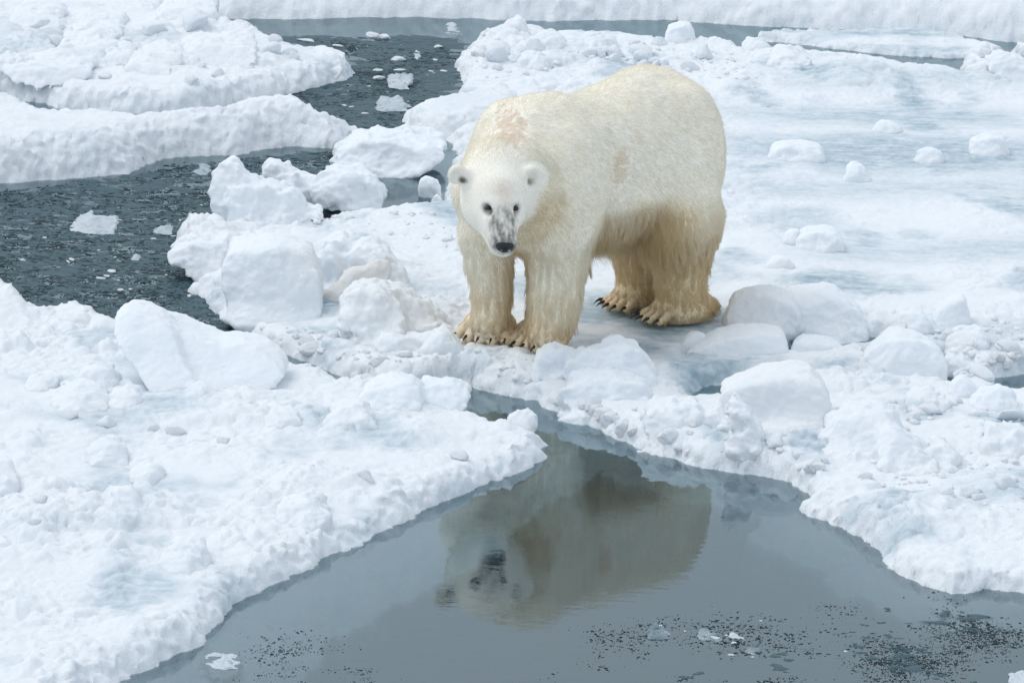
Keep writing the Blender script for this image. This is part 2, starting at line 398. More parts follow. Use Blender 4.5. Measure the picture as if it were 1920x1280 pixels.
floe('lumpy dirty-white floe tip at the upper right edge',
     [(1765, 118), (1840, 103, .06), (1920, 98, .08), (2400, 110, .08), (2400, 190), (1960, 148), (1850, 126)], .1, .9, seed=800, shelf=.1, rim=.12, wet_noise=.3)

# ------------------------------------------------------------------ ice blocks
def block_field(Pts, lumps, k, seed, amp, nscale, drift):
    f = None; dr = None
    for (poly, Y0, z0, T, lean, R) in lumps:
        d2 = polydist(Pts[..., 0], Pts[..., 2], poly)
        R1 = R; R2 = min(R, T * .95)
        w = np.abs(Pts[..., 1] - Y0 - lean * (Pts[..., 2] - z0))
        a = np.clip(-d2 + R1, 0, None) / R1; b = np.clip(w - (T - R2), 0, None) / R2
        g = ((a ** 3.2 + b ** 3.2) ** (1 / 3.2) - 1) * min(R1, R2)
        ext = np.abs(poly[:, 0] - poly[:, 0].mean()).max(); hgt = max(poly[:, 1].max() - z0, .02); cxm = poly[:, 0].mean()
        for _i in range(4):
            nv = np.array([random.uniform(-.6, .6), -random.uniform(.6, 1), random.uniform(-.3, .45)]); nv /= np.linalg.norm(nv)
            off = random.uniform(.66, .9) * (((poly[:, 0] - cxm) * nv[0] + (poly[:, 1] - z0 - hgt * .4) * nv[2]).max() + T * abs(nv[1]))
            pl = (Pts[..., 0] - cxm) * nv[0] + (Pts[..., 1] - Y0 - lean * (Pts[..., 2] - z0)) * nv[1] + (Pts[..., 2] - z0 - hgt * .4) * nv[2] - off
            hh = np.clip(.008 - np.abs(g - pl), 0, None) / .008; g = np.maximum(g, pl) + hh * hh * .008 * .25
        if f is None: f = g
        else:
            hh = np.clip(k - np.abs(f - g), 0, None) / k; f = np.minimum(f, g) - hh * hh * k * .25
        if drift:
            rx = (poly[:, 0].max() - poly[:, 0].min()) * .53; c0 = (poly[:, 0].max() + poly[:, 0].min()) / 2; rr = np.array([rx + .01, T * 1.25, .055])
            q = np.stack([Pts[..., 0] - c0, Pts[..., 1] - Y0 + T * .15, Pts[..., 2] - z0 + .02], -1)
            k0 = np.linalg.norm(q / rr, axis=-1); k1 = np.linalg.norm(q / (rr * rr), axis=-1) + 1e-6
            e = k0 * (k0 - 1) / k1; dr = e if dr is None else np.minimum(dr, e)
    if drift:
        hh = np.clip(.06 - np.abs(f - dr), 0, None) / .06; f = np.minimum(f, dr) - hh * hh * .06 * .25
    n = fbm3(Pts * nscale, 2, seed) * amp * 2.2 + noise3(Pts * nscale * 3.7, seed + 7) * amp * .6 + fbm3(Pts * 45, 2, seed + 3) * .005 + np.abs(noise3(Pts * 21, seed + 4)) * .007
    ridge = np.abs(noise3(Pts * nscale * .55, seed + 13)) * amp * 2.5
    return f + n + ridge - amp * .5
def largest(V, Q):
    lab = np.arange(len(V))
    while True:
        m = lab[Q].min(1); new = lab.copy()
        for c in range(4): np.minimum.at(new, Q[:, c], m)
        new = new[new]
        if (new == lab).all(): break
        lab = new
    u, n = np.unique(lab[Q[:, 0]], return_counts=True)
    Q = Q[lab[Q[:, 0]] == u[n.argmax()]]
    k = np.unique(Q); re = np.full(len(V), -1); re[k] = np.arange(len(k))
    return V[k], re[Q]
def block(name, label, lumps, hz=None, res=.0085, cat='ice block', amp=.014, nscale=10., mat=None, wet=0., stain=0., group=None, k=.03, sink=14):
    L = []
    for i, lp in enumerate(lumps):
        outl, base, T = lp[:3]; lean = lp[3] if len(lp) > 3 else .25; R = lp[4] if len(lp) > 4 else .07
        o = np.array(outl, float); cx = o[:, 0].mean()
        z = hz
        if z is None:
            g0 = G(cx, base, .1); z = floe_z(g0[0], g0[1] + .02, 0.0)
        Y0 = G(cx, base, z)[1] + T * .8
        pts = []
        lowest = o[:, 1].max()
        for px, py in o:
            if py > lowest - 12: py = py + sink
            p = P(px, py, Y0); pts.append((p[0], p[2]))
        # the outline belongs to the leaning mid plane: correct its heights for the lean seen from the camera's height
        pts = np.array(pts); zz = z
        pts[:, 1] = zz + (pts[:, 1] - zz) / (1 + lean * math.tan(PITCH)) if lean else pts[:, 1]
        L.append((rounded(pts, 1), Y0, z, T, lean, R * .75))
    lo = np.array([min(q[0][:, 0].min() for q in L), min(q[1] - q[3] + min(0, q[4] * (q[0][:, 1].min() - q[2])) for q in L), min(q[0][:, 1].min() for q in L)]) - (.07 if hz is None else .04)
    hi = np.array([max(q[0][:, 0].max() for q in L), max(q[1] + q[3] + max(0, q[4] * (q[0][:, 1].max() - q[2])) for q in L), max(q[0][:, 1].max() for q in L)]) + (.07 if hz is None else .04)
    n = np.ceil((hi - lo) / res).astype(int) + 1
    while n.prod() > 900000: res *= 1.15; n = np.ceil((hi - lo) / res).astype(int) + 1
    grid = np.stack(np.meshgrid(*[lo[a] + np.arange(n[a]) * res for a in range(3)], indexing='ij'), -1)
    f = block_field(grid, L, k, random.randrange(3000), amp, nscale, hz is None)
    f[0], f[-1], f[:, 0], f[:, -1], f[:, :, 0], f[:, :, -1] = [1.] * 6
    V, Q = largest(*surface_nets(f, lo, res))
    org = np.array([V[:, 0].mean(), V[:, 1].mean(), max(V[:, 2].min(), 0)])
    me = mesh_np(name, V - org, Q)
    wn_ = fbm3(V * 6, 3, 77)
    attr(me, 'wet', np.clip(wet * (.6 + 1.2 * wn_), 0, 1)); attr(me, 'stain', np.clip(stain * (.8 + .9 * wn_), 0, 1))
    o = link(name, me, mat or ICE, label=label, category=cat); o.location = org
    if group: o['group'] = group
    return o
def blob(x0, y0, x1, y1, n=9, jag=.16):
    cx, cy, rx, ry = (x0 + x1) / 2, (y0 + y1) / 2, (x1 - x0) / 2, (y1 - y0) / 2
    return [(cx + rx * math.cos(a) * (1 - jag * random.random()) * 1.05, cy - ry * math.sin(a) * (1 - jag * random.random()) * 1.05) for a in (2 * math.pi * (i + .5 * random.random()) / n for i in range(n))]

# left of the bear
block('ice_block', 'tall ice block with a pointed peak on its left, beside the dark lead', [
    ([(395, 350), (400, 325), (413, 298), (440, 300), (460, 322), (480, 345), (500, 365), (490, 440), (440, 442), (405, 410), (396, 385)], 438, .10, .2, .05),
    ([(420, 350), (450, 335), (520, 343), (555, 358), (572, 385), (600, 395), (598, 410), (575, 415), (562, 440), (500, 452), (455, 440), (430, 420), (418, 385)], 450, .15, .35, .08)], hz=.03)
block('ice_block', 'double-humped ice block just behind the pointed one, over the teal puddle', [
    ([(487, 335), (495, 310), (510, 297), (535, 312), (565, 325), (600, 335), (610, 380), (560, 388), (510, 375)], 380, .1, .2, .05),
    ([(575, 345), (600, 325), (640, 312), (690, 320), (710, 340), (728, 375), (700, 400), (675, 405), (640, 385), (590, 378)], 400, .13, .4, .06)], hz=.02)
block('ice_slab', 'low flat slab between the double-humped block and the small smooth floe', [
    ([(615, 305), (635, 278), (660, 255), (720, 248), (790, 255), (838, 262), (832, 290), (800, 312), (720, 325), (650, 322)], 322, .2, .9, .05)], hz=.02, cat='ice slab')
block('snow_lump', 'round snowball-like lump left of the bear\'s ear', [([(783, 350), (790, 332), (808, 330), (825, 342), (827, 360), (812, 370), (790, 366)], 368, .05, .1, .045)], hz=.01, amp=.006, nscale=18, cat='snow lump')
block('snow_lump', 'small lump at the foot of the round snowball-like lump', [([(806, 374), (814, 362), (828, 364), (831, 376), (815, 381)], 380, .03, .1, .02)], hz=.01, amp=.004, nscale=25, cat='snow lump')
block('ice_block', 'rough crusty chunk at the leftmost tip of the bear\'s floe', [
    ([(318, 462), (340, 440), (370, 422), (395, 415), (420, 425), (432, 450), (430, 470), (350, 470)], 470, .1, .5, .05),
    ([(310, 468), (340, 452), (400, 448), (432, 446), (440, 500), (420, 525), (390, 526), (350, 505), (322, 482)], 522, .14, .6, .05)], hz=.02, mat=SNOW)
block('ice_block', 'biggest smooth rounded block left of the bear, bluish on its front', [
    ([(420, 472), (438, 450), (500, 445), (560, 452), (588, 472), (602, 520), (602, 580), (560, 600), (480, 600), (435, 585), (418, 540)], 598, .17, .45, .09)], amp=.008, nscale=6)
block('ice_block', 'two-lobed block behind the right shoulder of the biggest smooth block', [
    ([(590, 482), (618, 446), (650, 440), (668, 462), (665, 520), (620, 560), (594, 530)], 540, .12, .3, .07),
    ([(650, 475), (680, 452), (720, 462), (750, 492), (764, 530), (735, 560), (660, 560)], 545, .12, .3, .07)])
block('ice_slab', 'cream-tinted slab lying before the two-lobed block', [([(600, 570), (640, 512), (660, 496), (725, 482), (738, 500), (722, 532), (670, 560)], 560, .07, .7, .04)], stain=.55, cat='ice slab')
block('ice_slab', 'bright leaning slab left of the bear\'s front paws', [
    ([(636, 572), (650, 542), (690, 528), (730, 540), (770, 600), (790, 640), (740, 642), (670, 622), (640, 600)], 640, .13, .5, .08),
    ([(700, 540), (735, 525), (790, 562), (830, 600), (858, 614), (845, 628), (800, 640), (750, 620)], 632, .1, .6, .06)], stain=.12, cat='ice slab')
block('snow_lump', 'jagged snow chunk with a peak at the tip of the bear\'s right front paw', [
    ([(705, 642), (715, 622), (770, 625), (800, 640), (800, 700), (760, 705), (720, 680)], 700, .1, .4, .06),
    ([(780, 640), (815, 622), (835, 613), (858, 634), (870, 655), (890, 680), (870, 706), (800, 712)], 705, .09, .3, .05)], mat=SNOW, cat='snow chunk')
block('snow_lump', 'small rounded lump touching the claws of the right front paw', [([(868, 676), (888, 662), (920, 664), (936, 674), (925, 692), (885, 694)], 692, .05, .2, .035)], amp=.006, nscale=16, cat='snow lump')
block('snow_lump', 'upright egg-shaped lump between the bear\'s two front paws\' tips', [([(925, 690), (945, 672), (970, 660), (990, 664), (999, 685), (985, 712), (945, 716)], 712, .055, .3, .04)], amp=.006, nscale=16, cat='snow lump')
block('snow_lump', 'low lump in front of the egg-shaped lump, near the crack', [([(890, 715), (910, 696), (938, 692), (958, 710), (945, 732), (905, 732)], 730, .05, .5, .035)], amp=.008, nscale=16, cat='snow lump', mat=SNOW)
block('ice_block', 'broad white block directly in front of the left front paw', [
    ([(998, 668), (1010, 652), (1045, 648), (1080, 652), (1092, 690), (1050, 714), (1005, 704)], 710, .09, .35, .05),
    ([(1060, 680), (1100, 655), (1140, 640), (1175, 640), (1205, 660), (1232, 705), (1210, 728), (1120, 732), (1060, 718)], 728, .12, .5, .06)])
block('ice_block', 'white block with a sharp shark-fin peak above the channel', [
    ([(1040, 745), (1080, 705), (1130, 700), (1180, 703), (1215, 720), (1230, 780), (1170, 802), (1080, 785)], 792, .12, .6, .07),
    ([(1180, 770), (1215, 705), (1242, 688), (1256, 688), (1268, 720), (1286, 758), (1260, 792), (1200, 800)], 795, .08, .25, .035)])
block('ice_block', 'crumbly heap of snow at the pool edge right of the shark-fin block', [
    ([(1200, 805), (1220, 762), (1270, 750), (1320, 762), (1340, 850), (1260, 850)], 850, .12, .6, .06),
    ([(1310, 790), (1335, 760), (1372, 738), (1400, 757), (1432, 805), (1412, 832), (1340, 862)], 855, .11, .5, .05)], mat=SNOW, amp=.016, cat='snow heap')
# right of the bear
block('ice_block', 'smooth wedge-shaped white slab over the dark puddle right of the hind paws', [
    ([(1240, 692), (1272, 664), (1330, 632), (1390, 616), (1462, 618), (1476, 640), (1488, 686), (1440, 694), (1360, 706), (1290, 702)], 704, .13, .45, .055)], amp=.007, nscale=6, stain=.08, sink=2, cat='ice slab')
block('ice_block', 'small rounded loaf of ice between the wedge-shaped slab and the boxy block', [([(1480, 658), (1490, 637), (1510, 630), (1570, 641), (1588, 658), (1580, 674), (1540, 684), (1485, 677)], 682, .09, .3, .04)], hz=.02, amp=.006, nscale=8)
block('ice_block', 'boxy block with a leaning left half, by the dark cracks at right', [
    ([(1592, 655), (1610, 612), (1630, 602), (1660, 618), (1670, 650), (1640, 684), (1600, 676)], 684, .1, .35, .045),
    ([(1602, 684), (1640, 642), (1670, 622), (1740, 632), (1765, 655), (1776, 690), (1768, 716), (1700, 713), (1640, 702)], 714, .14, .4, .06)], hz=.03, amp=.008, nscale=6)
block('ice_slab', 'large overhanging slab below the wedge-shaped one, faintly cream', [
    ([(1350, 738), (1365, 714), (1430, 692), (1510, 688), (1548, 716), (1562, 762), (1520, 792), (1440, 802), (1385, 786)], 798, .15, .55, .07),
    ([(1490, 694), (1560, 682), (1620, 685), (1650, 704), (1682, 728), (1640, 745), (1560, 754)], 750, .14, .5, .055)], amp=.009, nscale=6, stain=.14, cat='ice slab')
block('snow_lump', 'white column of crusted snow hugging the left end of the overhanging slab', [([(1370, 800), (1362, 760), (1378, 740), (1400, 752), (1420, 790), (1432, 812), (1420, 840), (1380, 840)], 838, .07, .3, .04)], mat=SNOW, amp=.012, nscale=14, cat='snow lump')
block('snow_mound', 'rounded mound of snow spilling down right of the overhanging slab', [
    ([(1540, 800), (1590, 765), (1650, 758), (1690, 785), (1700, 850), (1620, 862), (1550, 850)], 858, .17, 1.0, .09),
    ([(1640, 810), (1680, 790), (1720, 830), (1760, 868), (1740, 890), (1660, 885)], 886, .14, 1.0, .07)], mat=SNOW, amp=.012, cat='snow mound')
block('snow_lump', 'small cube-like lump beside the dark crack at the right', [([(1778, 732), (1785, 710), (1806, 705), (1830, 722), (1827, 738), (1800, 743)], 741, .06, .2, .03)], amp=.006, nscale=14, cat='snow lump')
block('snow_lump', 'humped lump just right of the small cube-like lump', [([(1815, 750), (1850, 729), (1880, 720), (1902, 735), (1906, 758), (1870, 769), (1820, 764)], 766, .08, .4, .04)], amp=.008, nscale=12, cat='snow lump')
block('ice_block', 'rounded boulder touching the long fur of the left hind heel', [([(1358, 600), (1370, 560), (1400, 545), (1460, 545), (1492, 562), (1502, 592), (1465, 617), (1400, 617)], 614, .13, .35, .06)], amp=.007, nscale=6, stain=.12)
block('ice_slab', 'broad smooth slab joined to the right of the rounded boulder', [([(1470, 550), (1540, 531), (1580, 550), (1626, 592), (1612, 632), (1560, 642), (1505, 622), (1480, 592)], 638, .15, .8, .06)], amp=.008, nscale=6, cat='ice slab')
block('snow_lump', 'upright round-topped lump standing at the right margin of the floe', [([(1752, 600), (1765, 572), (1788, 552), (1812, 553), (1820, 580), (1818, 605), (1780, 612)], 610, .08, .2, .045)], amp=.005, nscale=9, cat='snow lump')
block('snow_lump', 'low oval lump left of the upright round-topped lump', [([(1678, 600), (1695, 582), (1725, 584), (1742, 600), (1730, 616), (1695, 616)], 616, .07, .5, .035)], amp=.006, nscale=10, cat='snow lump')
block('snow_lump', 'tiny square lump on the grey slush behind the wedge-shaped slab', [([(1284, 642), (1290, 628), (1318, 624), (1326, 636), (1315, 650), (1288, 650)], 648, .035, .2, .02)], amp=.004, nscale=18, cat='snow lump')
for bb, lab in [((1780, 612, 1850, 655), 'knobbly snow lump in the rubble below the upright round-topped lump'),
                ((1840, 625, 1910, 680), 'broken lump among the rubble at the right edge'),
                ((1770, 655, 1840, 690), 'low lump of rubble between the boxy block and the right edge'),
                ((1700, 730, 1770, 770), 'small rough lump on the near side of the dark crack'),
                ((1840, 790, 1930, 850), 'wide low hummock of snow at the right edge'),
                ((1730, 830, 1800, 880), 'faint hummock right of the rounded snow mound')]:
    block('snow_lump', lab, [(blob(*bb), bb[3] - 2, .1, .8, .045)], mat=SNOW, amp=.014, nscale=13, cat='snow lump')
for bb, lab, T in [((1585, 303, 1628, 342), 'lone white snowball on the flat grey ice right of the bear', .05), ((1440, 266, 1545, 302), 'long low lump left of the lone snowball', .1),
                ((1495, 425, 1586, 470), 'plump loaf-shaped lump on the flat ice below the snowball', .1), ((1472, 432, 1502, 458), 'little knob beside the plump loaf-shaped lump', .04),
                ((1438, 488, 1490, 503), 'flat crumb of snow nearest the bear\'s hind leg on the open ice', .04), ((1820, 250, 1890, 292), 'angular lump nearest the right edge on the flat ice', .08),
                ((1718, 275, 1768, 307), 'leaning lump between the snowball and the angular lump', .06), ((1640, 230, 1690, 250), 'thin flake-like lump above the snowball', .06)]:
    block('snow_lump', lab, [(blob(*bb), bb[3] - 2, T, .4, min(.04, T * .9))], amp=.007, nscale=11, cat='snow lump')
# behind the bear, on the rear rim of its floe
block('ice_block', 'cube of ice standing on the far rim of the bear\'s floe', [([(1250, 62), (1256, 48), (1280, 43), (1298, 50), (1301, 74), (1275, 82), (1254, 76)], 80, .08, .1, .03)], amp=.006, nscale=10)
for bb, lab, T in [((948, 35, 986, 58), 'small lump at the far left rim of the bear\'s floe', .07), ((975, 100, 1030, 130), 'round lump of snow behind the bear\'s back, left of its rump', .1),
                ((1090, 62, 1150, 92), 'rough lump on the far rim between the small lump and the ice cube', .12), ((1395, 74, 1440, 92), 'small white lump right of the ice cube at the channel', .08),
                ((1000, 62, 1060, 88), 'knobbly lump left of the rough lump on the far rim', .1), ((1440, 95, 1520, 125), 'low swelling of snow near the far rim at right', .2)]:
    block('snow_lump', lab, [(blob(*bb), bb[3] - 2, T, .6, .05)], mat=SNOW, amp=.012, nscale=11, cat='snow lump')
# near left floe
block('ice_slab', 'huge tilted slab lying on the back rim of the foreground floe', [
    ([(208, 605), (214, 582), (240, 567), (280, 579), (320, 610), (360, 690), (400, 740), (340, 752), (290, 735), (250, 690), (225, 640)], 745, .16, 1.1, .07),
    ([(250, 640), (290, 590), (340, 606), (400, 632), (440, 627), (490, 645), (525, 668), (540, 700), (470, 735), (420, 745), (340, 735)], 738, .16, 1.2, .08)], amp=.008, nscale=5, cat='ice slab', hz=.08)
block('ice_slab', 'pale slab on the pointed tip of the foreground floe, by the crack', [
    ([(660, 762), (690, 722), (745, 702), (785, 704), (800, 770), (740, 788), (690, 785)], 785, .11, 1.0, .06), ([(770, 760), (790, 712), (840, 712), (884, 734), (880, 748), (840, 772)], 772, .1, .9, .05)], cat='ice slab', hz=.07, stain=.0)
for bb, lab, T in [((165, 820, 240, 872), 'knob of snow in the middle of the foreground floe\'s left half', .09), ((150, 690, 220, 725), 'small angular cake left of the huge tilted slab', .12),
                ((60, 700, 110, 730), 'low cake left of the small angular cake', .1), ((100, 725, 200, 765), 'broad crumbly cake below the small angular cake', .15), ((205, 725, 262, 765), 'square cake under the left end of the huge tilted slab', .1),
                ((100, 585, 170, 615), 'thin flat cake near the back rim left of the huge tilted slab', .14), ((610, 755, 700, 800), 'low crusty lump left of the pale slab on the tip', .12),
                ((960, 770, 1000, 800), 'tiny crust standing at the tip of the foreground floe', .05), ((300, 1020, 392, 1070), 'soft swelling near the pool-side rim of the foreground floe', .14),
                ((500, 770, 560, 800), 'little ridge of snow below the right end of the huge slab', .1), ((-30, 860, 30, 920), 'half-cut lump at the left border of the photo', .1),
                ((520, 930, 620, 985), 'wide soft lump halfway along the foreground floe', .14), ((250, 870, 305, 905), 'block-like crumb right of the knob of snow', .08)]:
    block('snow_lump', lab, [(blob(*bb), bb[3] - 2, T, 1.0, min(.05, T * .6))], mat=SNOW, amp=.012, nscale=11, cat='snow lump')
# upper left floe
for bb, lab, T in [((290, -4, 420, 46), 'thick slab at the top rim of the upper left floe', .3), ((330, 62, 492, 118), 'long tilted slab in the middle of the upper left floe', .3), ((105, 66, 232, 106), 'dark-edged slab left of the long tilted slab', .25),
                ((190, 84, 262, 116), 'rounded slab between the long tilted slab and the dark-edged slab', .2), ((255, 86, 352, 122), 'pointed slab tucked under the long tilted slab', .2), ((350, 97, 388, 118), 'small lump at the toe of the pointed slab', .1),
                ((0, 108, 190, 140), 'long low ridge of snow at the left of the upper left floe', .25), ((230, 106, 330, 134), 'low snow ridge in front of the rounded slab', .2), ((470, 104, 560, 142), 'snow heap near the right tip of the upper left floe', .15),
                ((130, 30, 240, 62), 'broad slab in the upper left corner', .3), ((20, 10, 130, 44), 'half-buried slab nearest the upper left corner', .3), ((570, 92, 650, 134), 'crusty snow heap on the right tip of the upper left floe', .14)]:
    block('ice_slab', lab, [(blob(*bb, n=7), bb[3] - 3, T, 1.3, .05)], mat=SNOW, amp=.013, nscale=7, cat='ice slab', hz=.05 if 'tip of' in lab else .15)
for bb, lab, T in [((1850, 100, 1930, 150), 'biggest lump on the floe tip at the upper right edge', .2), ((1800, 108, 1860, 130), 'smaller lump on the floe tip at the upper right edge', .15)]:
    block('snow_lump', lab, [(blob(*bb), bb[3] - 3, T, .8, .07)], mat=SNOW, amp=.02, nscale=7, cat='snow lump', hz=.06)

# fallen chunks of the rubble ridges: a few shapes, each chunk an object of its own
def chunk_mesh(seed):
    rr = random.Random(seed); res = .085
    ax = np.arange(-1.3, 1.31, res); Pn = np.stack(np.meshgrid(ax, ax, ax, indexing='ij'), -1)
    f = np.full(Pn.shape[:3], -9.)
    for _ in range(9):
        nv = np.array([rr.gauss(0, 1), rr.gauss(0, 1), rr.gauss(0, .8)]); nv /= np.linalg.norm(nv)
        pl = Pn @ nv - rr.uniform(.55, .95); k = .22
        hh = np.clip(k - np.abs(f - pl), 0, None) / k; f = np.maximum(f, pl) + hh * hh * k * .25
    f = np.maximum(f, np.linalg.norm(Pn, axis=-1) - 1.1) + .12 * fbm3(Pn * 2.3, 3, seed)
    f[0], f[-1], f[:, 0], f[:, -1], f[:, :, 0], f[:, :, -1] = [1.] * 6
    V, Q = largest(*surface_nets(f, np.full(3, -1.3), res))
    me = mesh_np('ice_chunk', V, Q); attr(me, 'wet', np.zeros(len(V))); attr(me, 'stain', np.zeros(len(V))); me.materials.append(ICE)
    return me
CHUNKS = [chunk_mesh(300 + i) for i in range(8)]
def chunks(pp, n, s0, s1, label, group, seed, afloat=False):
    rr = random.Random(seed); pp = np.array(pp, float); lo, hi = pp.min(0), pp.max(0); k = 0; t = 0
    while k < n and t < 4000:
        t += 1
        px, py = rr.uniform(lo[0], hi[0]), rr.uniform(lo[1], hi[1])
        if polydist(np.array([px]), np.array([py]), pp)[0] < 0: continue
        g = G(px, py, .1); z = floe_z(g[0], g[1], -1)
        if (z > -.02) if afloat else (z < .035): continue
        if afloat: g = G(px, py, 0); z = 0.
        s = s0 * (s1 / s0) ** (rr.random() ** 1.6)
        o = bpy.data.objects.new('ice_chunk', CHUNKS[rr.randrange(8)]); COL.objects.link(o)
        o.location = (g[0], g[1], z + s * .10); o.rotation_euler = (rr.uniform(-.4, .4), rr.uniform(-.4, .4), rr.uniform(0, 6.28))
        o.scale = (s * rr.uniform(.9, 1.5), s * rr.uniform(.8, 1.2), s * rr.uniform(.6, .95))
        if afloat: o.scale = (s * rr.uniform(.8, 1.9), s * rr.uniform(.7, 1.3), s * rr.uniform(.18, .5)); o.rotation_euler[0] *= .3; o.rotation_euler[1] *= .3
        o['label'] = label; o['category'] = 'ice chunk'; o['group'] = group; k += 1
chunks([(700, 690), (880, 690), (1080, 730), (1210, 800), (1190, 830), (1060, 775), (980, 740), (760, 712)], 30, .016, .05, 'small broken chunk in the rubble ridge between the bear\'s front paws and the channel', 'chunks in the ridge before the paws', 1)
chunks([(1220, 800), (1450, 810), (1560, 870), (1500, 895), (1320, 872), (1210, 840)], 22, .016, .05, 'small broken chunk on the pool-side rim below the crumbly heap and the large overhanging slab', 'chunks along the pool rim', 2)
chunks([(1640, 610), (1910, 640), (1910, 720), (1800, 700), (1790, 640)], 26, .018, .055, 'small broken chunk in the rubble field between the boxy block and the right edge', 'chunks in the right rubble field', 3)
chunks([(1560, 860), (1700, 770), (1910, 770), (1910, 960), (1700, 940)], 24, .018, .06, 'small broken chunk scattered over the lower right part of the bear\'s floe', 'chunks on the lower right of the floe', 4)
chunks([(440, 600), (640, 615), (830, 650), (720, 700), (560, 650), (440, 620)], 18, .016, .05, 'small broken chunk below the biggest smooth block and the leaning slab, near the crack', 'chunks near the crack', 5)
chunks([(890, 60), (1250, 70), (1400, 100), (1340, 130), (1100, 110), (900, 140)], 26, .03, .08, 'small lump on the rough rear rim of the bear\'s floe, behind its back', 'lumps on the rear rim', 6)
chunks([(20, 760), (500, 780), (900, 800), (980, 860), (600, 960), (300, 1050), (40, 1050)], 12, .02, .06, 'small crusty chunk half sunk in the snow of the foreground floe', 'chunks on the foreground floe', 7)
chunks([(30, 40), (400, 60), (600, 100), (560, 150), (300, 180), (40, 150)], 26, .03, .09, 'small chunk among the slabs of the upper left floe', 'chunks on the upper left floe', 8)

chunks([(0, 420), (300, 400), (400, 380), (330, 500), (400, 620), (240, 590), (60, 520), (0, 480)], 22, .008, .028, 'small bright bit of ice drifting in the dark lead left of the bear', 'bright bits in the left lead', 9, True)
chunks([(520, 70), (840, 60), (850, 130), (740, 230), (690, 220), (560, 180), (700, 120)], 16, .012, .05, 'small bright bit of ice drifting in the dark upper lead', 'bright bits in the upper lead', 10, True)
chunks([(1190, 1160), (1420, 1160), (1600, 1220), (1300, 1240)], 8, .006, .016, 'glassy crumb of ice drifting among the dark specks of the pool', 'glassy crumbs in the pool', 11, True)

# floating pieces
for bb, lab, T, wt in [((122, 402, 242, 442), 'ragged white ice piece afloat in the left lead', .22, .15), ((282, 420, 334, 444), 'smooth wet ice piece right of the ragged one in the lead', .12, .35),
                ((216, 434, 242, 446), 'tiny clear pebble of ice beside the ragged floating piece', .05, .4), ((22, 478, 56, 494), 'small crushed ice piece by the left border in the lead', .1, .25),
                ((195, 479, 232, 492), 'narrow bright ice shard in the middle of the left lead', .08, .2), ((240, 472, 268, 492), 'broken ice crumbs right of the bright shard', .07, .3),
                ((820, 49, 874, 68), 'white cake afloat in the far channel beside the bear\'s floe', .2, .1), ((752, 98, 810, 116), 'oval white cake in the upper lead', .2, .2),
                ((785, 86, 806, 96), 'left one of two tiny cakes above the oval white cake', .1, .25), ((808, 87, 832, 96), 'right one of two tiny cakes above the oval white cake', .1, .25),
                ((720, 122, 782, 170), 'jagged splinter-shaped ice piece slanting in the upper lead', .15, .3), ((785, 121, 846, 138), 'grey half-sunk cake near the bear\'s floe in the upper lead', .2, .5),
                ((785, 136, 848, 152), 'white-crested half-sunk cake just below the grey one', .15, .35), ((688, 182, 772, 212), 'crushed heap of ice against the small smooth floe', .2, .3),
                ((704, 160, 722, 172), 'little white lump left of the splinter-shaped piece', .07, .2), ((344, 308, 404, 332), 'glassy half-sunk piece below the long thick floe', .15, .5),
                ((500, 293, 574, 312), 'flat grey cake behind the double-humped block', .2, .45), ((545, 292, 572, 308), 'white nub on the flat grey cake', .05, .1),
                ((368, 1229, 472, 1256), 'flat white flake alone at the bottom of the pool', .14, .05),
                ((1362, 1178, 1396, 1200), 'bright glassy lump in the dark clump of the pool', .04, .1), ((1305, 1174, 1362, 1204), 'dark wet clump left of the bright glassy lump', .08, 1.2),
                ((1200, 1172, 1262, 1200), 'pale wet clump with white crumbs left of the dark clump', .07, .9), ((1228, 1166, 1250, 1178), 'white crumb on the pale wet clump', .03, .05),
                ((1390, 1208, 1428, 1230), 'drowned pale piece below the bright glassy lump', .06, .9), ((1742, 1136, 1758, 1147), 'clear glittering bead of ice near the right floe', .03, .2),
                ((1400, 888, 1418, 904), 'tiny clear spike at the water\'s edge below the crumbly heap', .03, .15), ((1886, 1264, 1950, 1300), 'white corner of ice poking in at the bottom right', .15, .05),
                ((640, 352, 665, 366), 'small crumb between the double-humped block and the teal puddle', .05, .2), ((735, 399, 755, 412), 'left one of the crumbs at the rear of the teal puddle', .05, .1), ((775, 396, 815, 412), 'wider crumb at the rear of the teal puddle', .06, .1),
                ((655, 420, 672, 434), 'crumb at the near side of the teal puddle', .04, .1)]:
    w_ = bb[2] - bb[0]
    block('ice_piece', lab, [(blob(bb[0], bb[1] + (bb[3] - bb[1]) * .25, bb[2], bb[3], n=11, jag=.45), bb[3] - 3, T * .8, 1.6, min(.03, T * .6, (bb[3] - bb[1]) / 400 * .8))], hz=0.0, res=.006, mat=WETICE, wet=wt, amp=.009 if w_ > 30 else .005, nscale=18, cat='floating ice', sink=5)

# ------------------------------------------------------------------ loose rubble and brash ice
def ico():
    import bmesh
    bm = bmesh.new(); bmesh.ops.create_icosphere(bm, subdivisions=2, radius=1)
    V = np.array([v.co for v in bm.verts]); Fc = np.array([[v.index for v in f.verts] for f in bm.faces]); bm.free(); return V, Fc
IV, IF = ico()
def scatter_mesh(centers, sizes, flat, seed, jag=.35):
    Vs, Fs = [], []
    variants = [IV * (1 + jag * fbm3(IV * 1.3 + 11 * i, 2, seed + i))[:, None] for i in range(24)]
    for i, (c, s) in enumerate(zip(centers, sizes)):
        a = random.random() * 6.28; ca, sa = math.cos(a), math.sin(a)
        v = variants[i % 24]
        w = np.stack([v[:, 0] * ca - v[:, 1] * sa, v[:, 0] * sa + v[:, 1] * ca, v[:, 2] * flat * random.uniform(.7, 1.2)], 1) * s + c
        Vs.append(w); Fs.append(IF + i * len(IV))
    return np.concatenate(Vs), np.concatenate(Fs)
